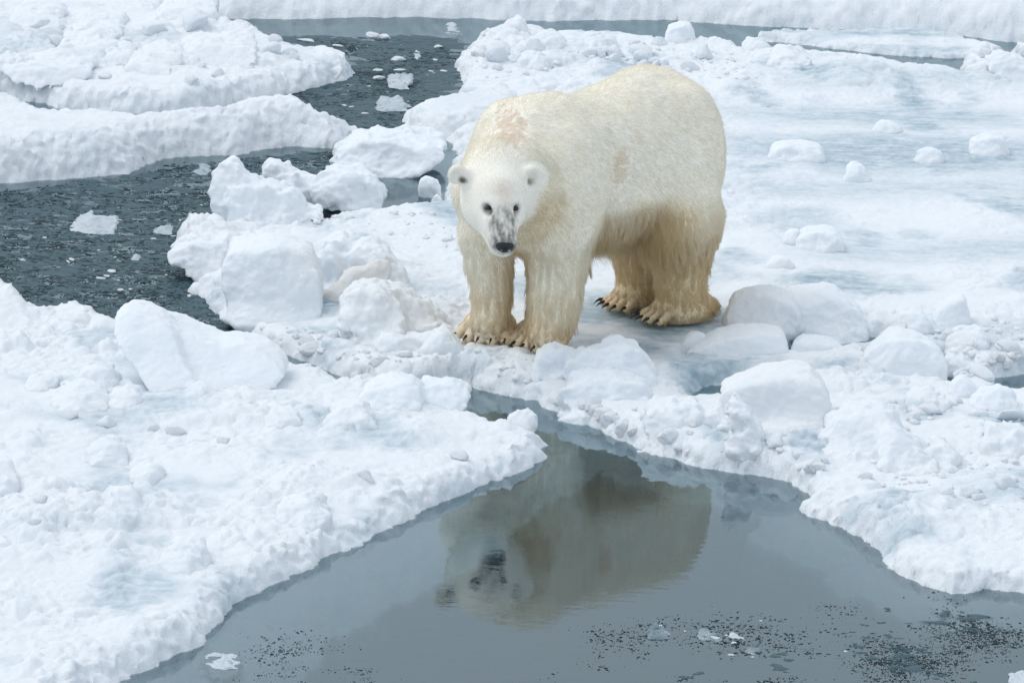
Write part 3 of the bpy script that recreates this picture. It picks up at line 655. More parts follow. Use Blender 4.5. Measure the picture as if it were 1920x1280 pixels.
def scatter_on(px_polys, n, s0, s1, seed):
    C, Sz = [], []
    for pp, wgt in px_polys:
        pp = np.array(pp, float); lo, hi = pp.min(0), pp.max(0); k = 0
        m = int(n * wgt)
        q = rng.uniform(lo, hi, (m * 4, 2)); q = q[polydist(q[:, 0], q[:, 1], pp) > 0][:m]
        for px, py in q:
            g = G(px, py, .1); z = floe_z(g[0], g[1], -1)
            if z < .03: continue
            s = s0 * (s1 / s0) ** (random.random() ** 2.2)
            C.append((g[0], g[1], z + s * .08)); Sz.append(s)
    return C, Sz
C_, S_ = scatter_on([([(440, 590), (640, 610), (870, 680), (860, 715), (700, 705), (560, 650), (430, 600)], 1.0), ([(870, 670), (1000, 680), (1080, 790), (1000, 750), (880, 730)], .7),
                     ([(1080, 720), (1300, 780), (1450, 830), (1420, 885), (1200, 840), (1080, 790)], .8), ([(1500, 770), (1920, 740), (1920, 1000), (1600, 900)], 1.0), ([(1640, 600), (1920, 600), (1920, 720), (1790, 700)], .8),
                     ([(880, 50), (1400, 90), (1450, 200), (1300, 130), (880, 150)], 1.3), ([(560, 410), (830, 400), (860, 470), (600, 440)], .5)], 120, .005, .030, 900)
V_, F_ = scatter_mesh(C_, S_, .7, 900, .9)
me = mesh_np('snow_rubble', V_, F_); attr(me, 'wet', np.zeros(len(V_))); attr(me, 'stain', np.zeros(len(V_)))
link('snow_rubble', me, SNOW, kind='stuff', label='loose crumbs of snow lying round the blocks and along the rims')

BRASH, n_, l_, b_ = plain('brash_dark', (.022, .034, .04), .5, .15)
tc = n_.new("ShaderNodeTexCoord"); no = n_.new("ShaderNodeTexNoise"); no.inputs['Scale'].default_value = 26; no.inputs['Detail'].default_value = 4
cr = n_.new("ShaderNodeValToRGB"); cr.color_ramp.elements[0].position = .35; cr.color_ramp.elements[0].color = (.010, .021, .026, 1); _e = cr.color_ramp.elements.new(.80); _e.color = (.32, .40, .44, 1); cr.color_ramp.elements[1].position = .70; cr.color_ramp.elements[1].color = (.040, .078, .09, 1)
l_.new(tc.outputs['Object'], no.inputs['Vector']); l_.new(no.outputs['Fac'], cr.inputs['Fac']); l_.new(cr.outputs[0], b_.inputs['Base Color'])
def brash(zones, seed):
    C, Sz = [], []
    for pp, n, thr, s0, s1 in zones:
        pp = np.array(pp, float); lo, hi = pp.min(0), pp.max(0)
        q = rng.uniform(lo, hi, (n * 3, 2)); q = q[polydist(q[:, 0], q[:, 1], pp) > 0]
        g = np.array([G(a, b)[:2] for a, b in q])
        d = fbm2(g[:, 0] * 3.5, g[:, 1] * 2.2, 4, seed)
        edge = np.clip(polydist(q[:, 0], q[:, 1], pp) / 60, 0, 1)
        g = g[d + rng.uniform(-.4, .3, len(d)) > thr + .35 * (1 - edge)][:n]
        if s1 < .03:                                  # small crumbs keep together in ragged clumps
            g = np.concatenate([c + rng.normal(size=(rng.integers(2, 12), 2)) * [.040, .030] * rng.uniform(.3, 1.5) for c in g[:len(g) // 5]])
        for x, y in g:
            s = s0 * (s1 / s0) ** (random.random() ** 2.4)
            C.append((x, y, s * .03)); Sz.append(s)
    return C, Sz
def flakes(C, Sz, flat=1.0):
    C = np.array(C); Sz = np.array(Sz); n = len(C); m = 8
    a = np.arange(m) / m * 2 * np.pi + rng.random((n, 1)) * 6.28
    rr = Sz[:, None] * rng.uniform(.3, 1.15, (n, m)); hz_ = (.0012 + Sz * rng.uniform(.02, .10, n)) * flat
    stretch = rng.uniform(.5, 1, (n, 1))
    top = np.stack([C[:, :1] + .62 * rr * np.cos(a), C[:, 1:2] + .62 * rr * np.sin(a) * stretch, np.repeat(hz_[:, None], m, 1) * rng.uniform(.6, 1.1, (n, m))], -1)
    bot = np.stack([C[:, :1] + rr * np.cos(a), C[:, 1:2] + rr * np.sin(a) * stretch, np.full((n, m), -.004)], -1)
    cen = np.concatenate([C[:, :2], hz_[:, None]], 1)[:, None]
    V = np.concatenate([cen, top, bot], 1).reshape(-1, 3); k = 2 * m + 1; F = []
    for i in range(m):
        j = (i + 1) % m
        F += [(0, 1 + i, 1 + j), (1 + i, 1 + m + i, 1 + m + j), (1 + i, 1 + m + j, 1 + j)]
    F = (np.array(F)[None] + (np.arange(n) * k)[:, None, None]).reshape(-1, 3)
    return V, F
GREASE = plain('grease_ice', (.040, .090, .108), .45, .22)[0]
LEAD = [(-160, 375), (100, 350), (330, 315), (420, 300), (600, 285), (680, 300), (520, 360), (460, 420), (380, 460), (400, 545), (500, 660), (360, 690), (180, 660), (20, 600), (-160, 560)]
UPLEAD = [(440, 70), (850, 70), (862, 150), (760, 215), (750, 260), (680, 240), (520, 175), (650, 140), (680, 110), (560, 80)]
C_, S_ = brash([(LEAD, 3600, -.9, .03, .15), (UPLEAD, 1600, -.6, .04, .18), ([(1150, 1300), (1420, 1180), (1650, 1110), (1920, 1130), (1920, 1300)], 420, .1, .02, .09)], 970)
V_, F_ = flakes(C_, S_, .03)
V_[:, 2] += np.repeat(rng.uniform(0, .0015, len(V_) // 17), 17)
link('grease_ice', mesh_np('grease_ice', V_, F_), GREASE, kind='stuff', label='thin dull skin of grease ice dimming the water of the leads')
C_, S_ = brash([(LEAD, 14000, -.35, .004, .029),
                ([(440, 75), (850, 75), (862, 150), (760, 215), (750, 260), (680, 240), (520, 175), (650, 140), (680, 110), (560, 80)], 7000, -.2, .005, .0299),
                ([(1000, 1300), (1100, 1190), (1250, 1120), (1420, 1140), (1650, 1100), (1920, 1130), (1920, 1300)], 6500, .12, .002, .014),
                ([(520, 1150), (620, 1160), (720, 1230), (760, 1300), (480, 1300), (450, 1200)], 1200, .0, .002, .012),
                ([(1920, 1120), (1920, 1300), (1350, 1300), (1500, 1230), (1700, 1140)], 6000, .05, .002, .013)], 950)
V_, F_ = flakes(C_, S_)
link('brash_ice', mesh_np('brash_ice', V_, F_, False), BRASH, kind='stuff', label='dark crumbs of brash ice drifting in the leads and the pool')

# ------------------------------------------------------------------ the polar bear
ICEZ = .105
BO = np.array([.64, .23, 0.]); BF = np.array([-.67, -.74, 0]); BF /= np.linalg.norm(BF); BL = np.array([-BF[1], BF[0], 0])
def B(s, t, z): return BO + s * BF + t * BL + np.array([0, 0, z])
HN = np.array([-.046, -1.085, .722])                      # nose tip
HA = np.array([.17, -.84, -.50]); HA /= np.linalg.norm(HA)  # the way the muzzle points
HW = np.cross(HA, [.035, 0, 1.]); HW /= np.linalg.norm(HW); HU = np.cross(HW, HA)
HO = HN - .31 * HA
def Hd(x, y, z): return HO + x * HA + y * HW + z * HU
RES = .0105
blo = np.array([-.55, -1.28, .04]); bhi = np.array([1.22, .80, 1.42])
nn = np.ceil((bhi - blo) / RES).astype(int)
Fb = np.full(nn, .5, np.float32)
ax_ = [blo[a] + np.arange(nn[a]) * RES for a in range(3)]
def combine(fn, lo, hi, k, sub=False):
    m = k + .03
    i0 = np.clip(np.floor((np.array(lo) - m - blo) / RES).astype(int), 0, nn - 1); i1 = np.clip(np.ceil((np.array(hi) + m - blo) / RES).astype(int) + 1, 1, nn)
    sl = tuple(slice(a, b) for a, b in zip(i0, i1))
    g = np.stack(np.meshgrid(*[ax_[a][sl[a]] for a in range(3)], indexing='ij'), -1)
    d = fn(g).astype(np.float32); f = Fb[sl]
    if sub:
        d = -d; hh = np.clip(k - np.abs(f - d), 0, None) / k; Fb[sl] = np.maximum(f, d) + hh * hh * k * .25
    else:
        hh = np.clip(k - np.abs(f - d), 0, None) / k; Fb[sl] = np.minimum(f, d) - hh * hh * k * .25
def cone(a, b, ra, rb, k=.04, sub=False):
    a = np.array(a, float); b = np.array(b, float); ba = b - a; L = ba @ ba
    def fn(p):
        t = np.clip(((p - a) @ ba) / L, 0, 1)
        return np.linalg.norm(p - a - t[..., None] * ba, axis=-1) - (ra + (rb - ra) * t)
    r = max(ra, rb); combine(fn, np.minimum(a, b) - r, np.maximum(a, b) + r, k, sub)
def ell(c, r, M=None, k=.04, sub=False):
    c = np.array(c, float); r = np.array(r, float); M = np.eye(3) if M is None else np.array(M)
    def fn(p):
        q = (p - c) @ M.T
        k0 = np.linalg.norm(q / r, axis=-1); k1 = np.linalg.norm(q / (r * r), axis=-1) + 1e-6
        return np.where(k0 < 1e-4, -r.min(), k0 * (k0 - 1) / k1)
    m = r.max(); combine(fn, c - m, c + m, k, sub)
def chain(pts, k=.05):
    for (a, ra), (b, rb) in zip(pts[:-1], pts[1:]): cone(a, b, ra, rb, k)
BM = np.stack([BF, BL, [0, 0, 1.]]); HM = np.stack([HA, HW, HU])
# trunk: a loft along the spine
st = np.array([  # s, centre z, half width, half height, sideways
    (-.44, .84, .02, .02, -.12), (-.41, .845, .15, .19, -.12), (-.32, .85, .24, .315, -.11), (-.16, .862, .285, .385, -.09), (.02, .873, .308, .393, -.06), (.22, .898, .318, .352, -.03),
    (.46, .914, .306, .318, 0), (.60, .914, .280, .316, 0), (.78, .868, .285, .365, 0), (.92, .868, .255, .345, .0), (1.04, .862, .20, .275, .01), (1.13, .86, .12, .16, .02), (1.17, .86, .02, .02, .02)])
def trunk(p):
    q = p - BO; s = q @ BF; t = q @ BL; z = p[..., 2]
    sc = np.clip(s, -.44, 1.17)
    from_ = lambda j: np.interp(sc, st[:, 0], st[:, j])
    w, h = from_(2), from_(3)
    u = np.sqrt(((t - from_(4)) / w) ** 2 + ((z - from_(1)) / h) ** 2 + 1e-9)
    d = (u - 1) * np.minimum(w, h) * .9
    return np.maximum(d, np.maximum(-.44 - s, s - 1.17))
combine(trunk, blo, bhi, .02)
# shoulders, rump, neck
ell(B(.85, .195, .83), (.20, .15, .32), BM, .09); ell(B(.84, -.19, .90), (.20, .15, .31), BM, .08)
ell(B(.80, 0, 1.10), (.22, .17, .15), BM, .08)
ell(B(-.05, .10, .86), (.26, .185, .35), BM, .08); ell(B(-.10, -.24, .86), (.26, .185, .35), BM, .08)
ell(B(.40, .02, .77), (.38, .25, .18), BM, .08)
chain([(B(.86, .0, .93), .27), (B(1.10, .06, .93), .205), (Hd(-.14, 0, .0), .125)], .07)
cone(B(1.0, .04, .78), Hd(-.12, 0, -.03), .15, .09, .05)
# head
ell(Hd(-.025, 0, .02), (.175, .136, .120), HM, .05)
for sg in (1, -1): ell(Hd(.0, sg * .066, -.035), (.13, .082, .10), HM, .05)
cone(Hd(.02, 0, .050), Hd(.135, 0, .030), .098, .070, .05)
cone(Hd(.10, 0, .000), Hd(.262, 0, -.008), .090, .063, .05)
cone(Hd(.10, 0, -.055), Hd(.240, 0, -.054), .076, .050, .04)
for sg in (1, -1):
    ell(Hd(.136, sg * .062, .066), (.035, .018, .018), HM, .02, True)          # eye hollow
    c = Hd(-.058, sg * .172, .098) + np.array([-.012, 0, .0])
    EA = (HA * .90 + HW * sg * .12 + HU * .25); EA /= np.linalg.norm(EA); EW = np.cross([0, 0, 1.], EA); EW /= np.linalg.norm(EW); EU = np.cross(EA, EW)
    EM = np.stack([EA, EW, EU])
    cone(Hd(-.07, sg * .10, .050), Hd(-.064, sg * .145, .085), .055, .036, .03)
    ell(c, (.026, .041, .049), EM, .02)
    ell(c + EA * .030, (.026, .026, .033), EM, .008, True)
# legs
def Lg(*q): return [(P(px, py, Y), r) for px, py, Y, r in q]
chain(Lg((1040, 320, -.37, .15), (1046, 430, -.42, .142), (1044, 495, -.45, .122), (1040, 555, -.485, .106), (1034, 605, -.50, .093), (1025, 632, -.52, .092)), .06)
chain(Lg((905, 360, -.36, .14), (914, 440, -.37, .115), (918, 500, -.385, .092), (922, 550, -.40, .077), (920, 595, -.42, .073), (916, 618, -.42, .08)), .05)
chain(Lg((1250, 330, .08, .23), (1275, 410, .06, .185), (1278, 470, .10, .126), (1276, 530, .13, .098), (1284, 570, .14, .10)), .07)
chain(Lg((1180, 330, .34, .22), (1192, 410, .33, .17), (1204, 470, .36, .122), (1206, 530, .38, .100), (1208, 556, .38, .095)), .07)
CLAWS = []; TOES = []
def paw(px, py, d, L, Wd, ht, curl=.03, ntoe=5):
    c = G(px, py, ICEZ); d = np.array([d[0], d[1], 0.]); d /= np.linalg.norm(d); w = np.array([-d[1], d[0], 0])
    at = lambda a, b, z: c + a * d + b * w + np.array([0, 0, z])
    ell(at(-L * .12, 0, ht * .42), (L * .40, Wd * .46, ht * .62), np.stack([d, w, [0, 0, 1.]]), .05)
    ell(at(L * .12, 0, ht * .30), (L * .21, Wd * .47, ht * .42), np.stack([d, w, [0, 0, 1.]]), .04)
    for i in range(ntoe):
        u = (i - (ntoe - 1) / 2) / ((ntoe - 1) / 2)
        b = u * Wd * .41; fw = L * (.44 - .09 * u * u)
        r = Wd * .086
        kn = at(fw - L * .17, b * .92, ht * .36); tip = at(fw, b * 1.08, r * .95)
        cone(at(L * .02, b * .75, ht * .34), kn, r * 1.15, r * 1.12, .012); cone(kn, tip, r * 1.12, r * .95, .006)
        dirv = d + .25 * u * w; dirv /= np.linalg.norm(dirv)
        CLAWS.append((tip + dirv * r * .25 + np.array([0, 0, r * .55]), dirv, w)); TOES.append((at(L * .10, b * .80, ht * .34), tip, r))
paw(914, 634, (-.30, -.95), .29, .265, .13)
paw(1012, 645, (-.74, -.67), .33, .235, .135)
paw(1268, 597, (-.88, -.47), .40, .20, .12)
paw(1190, 573, (-.80, -.60), .34, .20, .12)
ell(B(-.41, -.12, .92), (.05, .05, .10), BM, .06)
# small unevenness of muscle and folds
gg = np.stack(np.meshgrid(*[ax_[a][::4] for a in range(3)], indexing='ij'), -1)
Fb = np.maximum(Fb, (ICEZ - .012 - ax_[2])[None, None, :])
BV, BQ = surface_nets(Fb.astype(float), blo, RES)
def grad(p):
    def smp(q):
        g = (q - blo) / RES; i = np.clip(np.floor(g).astype(int), 0, nn - 2); f = g - i; r = 0
        for a in (0, 1):
            for b in (0, 1):
                for c in (0, 1):
                    r = r + Fb[i[:, 0] + a, i[:, 1] + b, i[:, 2] + c] * (f[:, 0] if a else 1 - f[:, 0]) * (f[:, 1] if b else 1 - f[:, 1]) * (f[:, 2] if c else 1 - f[:, 2])
        return r
    e = .012; g = np.stack([smp(p + e * v) - smp(p - e * v) for v in np.eye(3)], 1)
    return g / (np.linalg.norm(g, axis=1)[:, None] + 1e-9)
def sst(a, b, x): return smooth(a, b, x)
def coat(p):
    """fur colour, length, lie at points of the skin"""
    q = p - BO; s = q @ BF; t = q @ BL; z = p[:, 2]
    hq = p - HO; hx, hy, hz = hq @ HA, hq @ HW, hq @ HU
    head = sst(-.26, -.04, hx) * sst(.045, -.03, np.sqrt(hy ** 2 + hz ** 2) - np.interp(hx, [-.2, -.05, .05, .15, .25, .33], [.20, .20, .175, .125, .10, .10])) * (hx < .36)
    head = np.maximum(head, sst(.085, .06, np.minimum(np.linalg.norm(p - Hd(-.05, .172, .098), axis=1), np.linalg.norm(p - Hd(-.05, -.172, .098), axis=1))))
    leg = sst(.70, .40, z + .10 * fbm3(p * [9, 9, 4], 2, 55)) * (1 - head)
    front = sst(.55, .70, s)
    n1 = fbm3(p * 7, 3, 5); n2 = fbm3(p * 30, 2, 8); n3 = fbm3(p * [45, 45, 18], 2, 9)
    cream = np.array([.98, .912, .775]); white = np.array([.98, .945, .86]); tan = np.array([.84, .70, .46]); dtan = np.array([.72, .57, .36])
    c = cream + (white - cream) * sst(-.7, 1.0, n1)[:, None]
    def mixc(c, col, f): return c + (col - c) * np.clip(f, 0, 1)[:, None]
    c = mixc(c, tan, .85 * leg * (1 - front) * (1 + .6 * n2))                       # hind legs
    c = mixc(c, tan, .6 * sst(.48, .20, z) * front * (1 - head) * (.75 + 1.4 * n1))      # forelegs
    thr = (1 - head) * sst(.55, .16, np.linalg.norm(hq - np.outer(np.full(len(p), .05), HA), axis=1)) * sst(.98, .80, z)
    c = mixc(c, np.array([.86, .72, .48]), .5 * thr * (1 + n1))  # ochre throat fur, also painting in the shade between cheek and shoulder
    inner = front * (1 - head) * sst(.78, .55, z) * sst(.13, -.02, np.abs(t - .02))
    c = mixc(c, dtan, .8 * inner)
    c = mixc(c, dtan, .75 * sst(.30, .16, z) * (.8 + .9 * n1))                     # paws
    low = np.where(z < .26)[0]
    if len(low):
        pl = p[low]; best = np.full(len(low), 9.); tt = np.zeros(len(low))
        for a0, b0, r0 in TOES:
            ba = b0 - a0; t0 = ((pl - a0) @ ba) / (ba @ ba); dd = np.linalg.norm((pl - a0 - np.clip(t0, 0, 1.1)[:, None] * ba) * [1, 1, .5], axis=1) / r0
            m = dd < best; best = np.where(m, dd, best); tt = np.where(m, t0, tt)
        gap_shade = sst(.80, 1.12, best) * sst(-.1, .35, tt) * sst(1.9, 1.5, best)
        c[low] = mixc(c[low], np.array([.40, .30, .19]), .55 * gap_shade)  # shade in the gaps between the toes, painted into the fur colour
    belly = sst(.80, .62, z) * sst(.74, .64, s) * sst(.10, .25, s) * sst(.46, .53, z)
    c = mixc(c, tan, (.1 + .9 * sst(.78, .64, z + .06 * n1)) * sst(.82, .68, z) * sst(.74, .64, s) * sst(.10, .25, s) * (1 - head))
    # scars
    def spot(px, py, Y, rx, rz):
        o = P(px, py, Y); return ((p[:, 0] - o[0]) / rx) ** 2 + ((p[:, 2] - o[2]) / rz) ** 2
    vis = grad(p)[:, 1] < .35
    sc1 = sst(1.2, .4, spot(958, 236, -.55, .070, .055) + n2 * 1.2 + n3 * 1.6) * vis * sst(.2, .0, p[:, 1]) * (z > .95)
    sc2 = sst(1.2, .5, spot(1164, 292, -.15, .040, .085) + fbm3(p * [25, 25, 70], 2, 12) * 2.2) * vis
    c = mixc(c, np.array([.62, .45, .30]), .56 * sc1); c = mixc(c, np.array([.70, .54, .38]), .6 * sc2)
    # face
    hw = np.array([.965, .92, .825])
    c = mixc(c, hw, head * .9)
    topm = sst(.11, .18, hx) * sst(-.055, .0, hz) * sst(.085, .04, np.abs(hy)) * head
    c = mixc(c, np.array([.22, .21, .20]), topm * (.55 + 1.3 * fbm3(np.stack([hx * 22, hy * 70, hz * 26], 1), 3, 31) + .3 * sst(.2, .27, hx)))
    c = mixc(c, np.array([.72, .60, .50]), .40 * (1 + 2.5 * n2).clip(0, 1.6) * head * sst(.075, .01, np.abs(hy)) * sst(.0, .07, hx) * sst(.17, .1, hx) * sst(.05, .09, hz))
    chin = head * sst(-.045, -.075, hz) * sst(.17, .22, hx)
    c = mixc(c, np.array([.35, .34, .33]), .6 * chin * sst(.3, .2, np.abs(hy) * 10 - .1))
    eyed = np.minimum(np.linalg.norm(p - Hd(.130, .063, .073), axis=1), np.linalg.norm(p - Hd(.130, -.063, .073), axis=1)) + .5 * np.abs(hz - .072)
    c = mixc(c, np.array([.06, .055, .05]), .9 * sst(.021, .011, eyed))
    c = mixc(c, np.array([.42, .41, .40]), .5 * head * sst(.05, .025, eyed))
    tear = np.minimum(np.linalg.norm((p - Hd(.148, .044, .064)) * 1.0, axis=1), np.linalg.norm(p - Hd(.148, -.044, .064), axis=1))
    c = mixc(c, np.array([.16, .15, .14]), .75 * head * sst(.026, .008, tear + .012 * n2))
    eard = np.minimum(np.linalg.norm(p - Hd(-.030, .158, .088), axis=1), np.linalg.norm(p - Hd(-.030, -.158, .088), axis=1))
    c = mixc(c, np.array([.05, .05, .045]), .88 * sst(.030, .010, eard + .25 * np.abs(hz - .088)))
    c *= (1 + .05 * n2)[:, None]
    # length
    L = .030 + .012 * n1
    L = L + (.012 - L) * head
    L = L + (.070 - L) * leg * .8
    L = L + .085 * belly * sst(-.25, .35, -grad(p)[:, 2])
    L = L * (1 - .70 * sst(.27, .18, z) * np.where(front > .5, 1, .75))
    heel = sst(.40, .2, z) * (1 - front)
    hl = sst(.02, -.12, s) * sst(.30, .22, z) * (front < .5)
    L = L + (.065 - L) * hl
    L = L * (1 - .6 * np.maximum(sc1, sc2)) * np.where(eard < .05, .8, 1)
    L = np.where((hx > .10) & (head > .5), .0085 - .004 * sst(.2, .27, hx), L)
    L[eyed < .015] = 0
    L[np.linalg.norm(p - (HN - HA * .012), axis=1) < .046] = 0
    return np.clip(c, .01, .98), L, head, leg, belly, front, heel, s, t
def folds(p):
    return (.013 * fbm3(p * [4.5, 4.5, 3.2], 2, 61) + .006 * noise3(p * 11, 66)) * smooth(.30, .45, p[:, 2]) * smooth(.26, .40, np.linalg.norm(p - HO, axis=1))
BV = BV + grad(BV) * folds(BV)[:, None]
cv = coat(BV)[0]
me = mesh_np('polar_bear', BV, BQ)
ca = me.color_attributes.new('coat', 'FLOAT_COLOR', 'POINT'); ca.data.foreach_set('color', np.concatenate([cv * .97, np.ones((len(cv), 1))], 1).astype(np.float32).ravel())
SKIN, n_, l_, b_ = plain('bear_skin', (.7, .6, .5), .8, .2)
a_ = n_.new("ShaderNodeAttribute"); a_.attribute_name = 'coat'; l_.new(a_.outputs['Color'], b_.inputs['Base Color'])
bear = link('polar_bear', me, SKIN, label='big cream-white polar bear standing on the floe with its head lowered over the pool', category='polar bear')

# fur: real strands
NS = 215000
tri = np.concatenate([BQ[:, :3], BQ[:, [0, 2, 3]]])
A = BV[tri[:, 0]]; e1 = BV[tri[:, 1]] - A; e2 = BV[tri[:, 2]] - A
area = np.linalg.norm(np.cross(e1, e2), axis=1)
cen = A + (e1 + e2) / 3
bl_ = sst(.78, .62, cen[:, 2]) * sst(.84, .74, (cen - BO) @ BF) * (cen[:, 2] > .42)
wgt = area * (1 + 3.5 * bl_) * np.where(np.linalg.norm(cen - HO, axis=1) < .33, 2.6, 1.0) * np.where(cen[:, 2] < ICEZ + .01, .0, 1)
ti = rng.choice(len(tri), NS, p=wgt / wgt.sum())
u = rng.random(NS); v = rng.random(NS); fl = u + v > 1; u[fl] = 1 - u[fl]; v[fl] = 1 - v[fl]
p0 = A[ti] + e1[ti] * u[:, None] + e2[ti] * v[:, None]
nrm = grad(p0)
_f0 = folds(p0); _gf = np.stack([(folds(p0 + .01 * v) - _f0) / .01 for v in np.eye(3)], 1)
nrm = nrm - 1.3 * _gf; nrm /= np.linalg.norm(nrm, axis=1)[:, None]
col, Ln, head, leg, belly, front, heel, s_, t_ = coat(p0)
ok = Ln > .002
p0, nrm, col, Ln, head, leg, belly, front, heel, s_ = [q[ok] for q in (p0, nrm, col, Ln, head, leg, belly, front, heel, s_)]
N = len(p0)
# lie of the coat: back along the body and down; down the legs; back from the nose on the head
g = -BF * .75 + np.array([0, 0, -.65]); g = np.tile(g, (N, 1))
hm = head[:, None]
g = g * (1 - hm) + (-HA * 1.0 + (p0 - HO - ((p0 - HO) @ HA)[:, None] * HA) * 3.0) * hm
lm = np.maximum(leg, belly)[:, None]
back = np.where((heel > .3)[:, None], -BF * .35, 0 * BF)
g = g * (1 - lm) + (np.array([0, 0, -1.]) + back - BF * .15) * lm
foot = sst(.24, .16, p0[:, 2])[:, None]
g = g * (1 - foot) + (np.array([0, 0, -.75]) + nrm * [1, 1, 0] * .7) * foot
hl_ = (sst(.02, -.12, s_) * (p0[:, 2] < .28) * (front < .5))[:, None]
g = g * (1 - hl_) + (-BF * 1.0 + nrm * .5 + np.array([0, 0, -.35])) * hl_
swirl = np.stack([noise3(p0 * 5, 21), noise3(p0 * 5, 22), noise3(p0 * 5, 23)], 1) + .6 * np.stack([noise3(p0 * 16, 24), noise3(p0 * 16, 25), noise3(p0 * 16, 26)], 1)
g = g / (np.linalg.norm(g, axis=1)[:, None] + 1e-6) + (.22 + .25 * np.clip(leg + belly, 0, 1))[:, None] * swirl + (.06 + .07 * np.clip(leg + belly, 0, 1))[:, None] * rng.normal(size=(N, 3))
g -= (g * nrm).sum(1)[:, None] * nrm
g /= np.linalg.norm(g, axis=1)[:, None] + 1e-6
lift = np.clip(.35 - .08 * head + .10 * rng.normal(size=N), .15, .9)[:, None]
d0 = g * (1 - lift) + nrm * lift; d0 /= np.linalg.norm(d0, axis=1)[:, None]
Ls = (Ln * np.clip(1 + .28 * rng.normal(size=N), .4, 1.9))[:, None]
K = 5
pts = np.zeros((N, K, 3))
grav = (.10 + .9 * np.maximum(leg * .6, belly))[:, None]
cur = p0 - nrm * .002; dcur = d0.copy()
for k in range(K):
    pts[:, k] = cur
    dcur = dcur * 1.0 + g * .30 + np.array([0, 0, -1.]) * grav * .35
    dcur /= np.linalg.norm(dcur, axis=1)[:, None]
    cur = cur + dcur * Ls / (K - 1)
# clumping: tips gather towards the strand that leads their tuft
cell = np.floor(p0 / np.where((leg + belly > .35)[:, None], .034, .016)).astype(np.int64)
key = (cell[:, 0] * 73856093) ^ (cell[:, 1] * 19349663) ^ (cell[:, 2] * 83492791)
uq, inv = np.unique(key, return_inverse=True)
lead = np.zeros(len(uq), np.int64); lead[inv] = np.arange(N)
cl = ((.16 + .62 * np.clip(leg + belly, 0, 1)) * (1 - .7 * head))[:, None]
for k in range(1, K):
    tk = (k / (K - 1)) ** 1.2
    tgt = pts[lead[inv], k] ; near_ = (np.linalg.norm(tgt - pts[:, k], axis=1) < .05)[:, None]
    pts[:, k] += (tgt - pts[:, k]) * cl * tk * near_
below = pts[:, :, 2] < ICEZ
pts[:, :, 2] = np.where(below, ICEZ + (pts[:, :, 2] - ICEZ) * .1, pts[:, :, 2])
hc = bpy.data.hair_curves.new('fur'); hc.add_curves([K] * N)
hc.attributes['position'].data.foreach_set('vector', pts.astype(np.float32).ravel())
rad = np.outer(.00085 * (1 - .45 * head) * (1 + .5 * np.clip(belly + leg, 0, 1)), np.array([1.0, .95, .8, .55, .15])).astype(np.float32)
ra_ = hc.attributes.get('radius') or hc.attributes.new('radius', 'FLOAT', 'POINT'); ra_.data.foreach_set('value', rad.ravel())
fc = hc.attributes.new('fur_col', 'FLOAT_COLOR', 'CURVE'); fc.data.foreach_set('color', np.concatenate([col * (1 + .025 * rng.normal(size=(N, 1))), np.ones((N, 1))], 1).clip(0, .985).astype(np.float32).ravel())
fn_ = hc.attributes.new('skin_n', 'FLOAT_VECTOR', 'CURVE'); fn_.data.foreach_set('vector', nrm.astype(np.float32).ravel())
FUR, n_, l_, out = mat_new('bear_fur')
df = n_.new("ShaderNodeBsdfDiffuse"); tl = n_.new("ShaderNodeBsdfTranslucent"); mx = n_.new("ShaderNodeMixShader"); mx.inputs[0].default_value = .52
a1 = n_.new("ShaderNodeAttribute"); a1.attribute_name = 'fur_col'
a2 = n_.new("ShaderNodeAttribute"); a2.attribute_name = 'skin_n'
l_.new(a1.outputs['Color'], df.inputs['Color']); l_.new(a1.outputs['Color'], tl.inputs['Color'])
l_.new(a2.outputs['Vector'], df.inputs['Normal']); l_.new(df.outputs[0], mx.inputs[1]); l_.new(tl.outputs[0], mx.inputs[2])
tp = n_.new("ShaderNodeBsdfTransparent"); m2 = n_.new("ShaderNodeMixShader"); m2.inputs[0].default_value = .44       # hollow clear guard hairs
l_.new(mx.outputs[0], m2.inputs[1]); l_.new(tp.outputs[0], m2.inputs[2]); l_.new(m2.outputs[0], out.inputs[0])
fo = bpy.data.objects.new('fur', hc); COL.objects.link(fo); hc.materials.append(FUR); fo.parent = bear

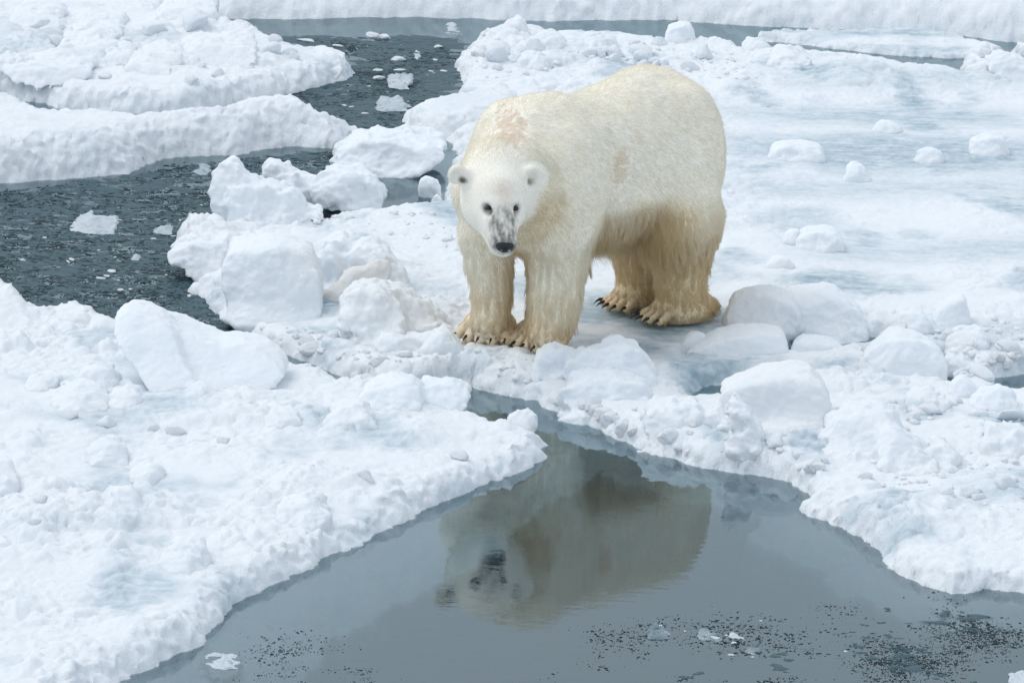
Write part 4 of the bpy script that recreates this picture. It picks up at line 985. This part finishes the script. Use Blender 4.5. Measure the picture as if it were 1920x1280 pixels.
# eyes, nose, mouth, claws
EYE = plain('eye_black', (.008, .006, .005), .12, .6)[0]; NOSE = plain('nose_black', (.010, .010, .011), .38, .5)[0]; CLAW = plain('claw_horn', (.022, .018, .015), .35, .5)[0]
def sph(name, c, M, r, mat, parent, fn=None):
    V = IV2 * (1 if fn is None else fn(IV2))[..., None] if fn else IV2
    V = np.asarray(c) + (V * r) @ M
    return link(name, mesh_np(name, V, IF2), mat, parent)
import bmesh
_b = bmesh.new(); bmesh.ops.create_icosphere(_b, subdivisions=3, radius=1); IV2 = np.array([v.co for v in _b.verts]); IF2 = np.array([[v.index for v in f.verts] for f in _b.faces]); _b.free()
for sg in (1, -1):
    e = sph('eye', Hd(.128, sg * .062, .071), HM, np.array([.013, .0165, .0085]), EYE, bear)
# nose pad: broad top, two nostril dents
def nosefn(v):
    r = 1 - .18 * np.clip(v[:, 2], 0, 1) ** 2
    for sg in (1, -1):
        r = r - .35 * np.exp(-(((v - np.array([.80, sg * .42, -.25])) ** 2).sum(1)) / .035)
    return r
nose = sph('nose', HN - HA * .012 + HU * .006, HM, np.array([.034, .044, .036]), NOSE, bear, nosefn)
mo = []
for i in range(15):
    a = (i / 14 - .5) * 2
    mo.append(Hd(.288 - .075 * a * a, a * .048, -.040 - .014 * abs(a)))
mo = np.array(mo); rr = .0055
ring = [(math.cos(x), math.sin(x)) for x in np.arange(6) * math.pi / 3]
V = np.concatenate([[m + HU * c_ * rr + HA * s__ * rr for c_, s__ in ring] for m in mo]); Fq = [(i * 6 + j, i * 6 + (j + 1) % 6, i * 6 + 6 + (j + 1) % 6, i * 6 + 6 + j) for i in range(14) for j in range(6)]
link('mouth', mesh_np('mouth', V, Fq), NOSE, bear)
for c, d, w in CLAWS:
    path = [c, c + d * .018 + [0, 0, .002], c + d * .034 - [0, 0, .006], c + d * .046 - np.array([0, 0, .018])]
    rs = [.0075, .0068, .0045, .001]
    V, Fq = [], []
    for i, (q, r) in enumerate(zip(path, rs)):
        for x in np.arange(8) * math.pi / 4: V.append(q + w * math.cos(x) * r * .75 + np.array([0, 0, 1]) * math.sin(x) * r * 1.15)
    Fq = [(i * 8 + j, i * 8 + (j + 1) % 8, i * 8 + 8 + (j + 1) % 8, i * 8 + 8 + j) for i in range(3) for j in range(8)]
    link('claw', mesh_np('claw', V, Fq), CLAW, bear)

#ENDBEAR
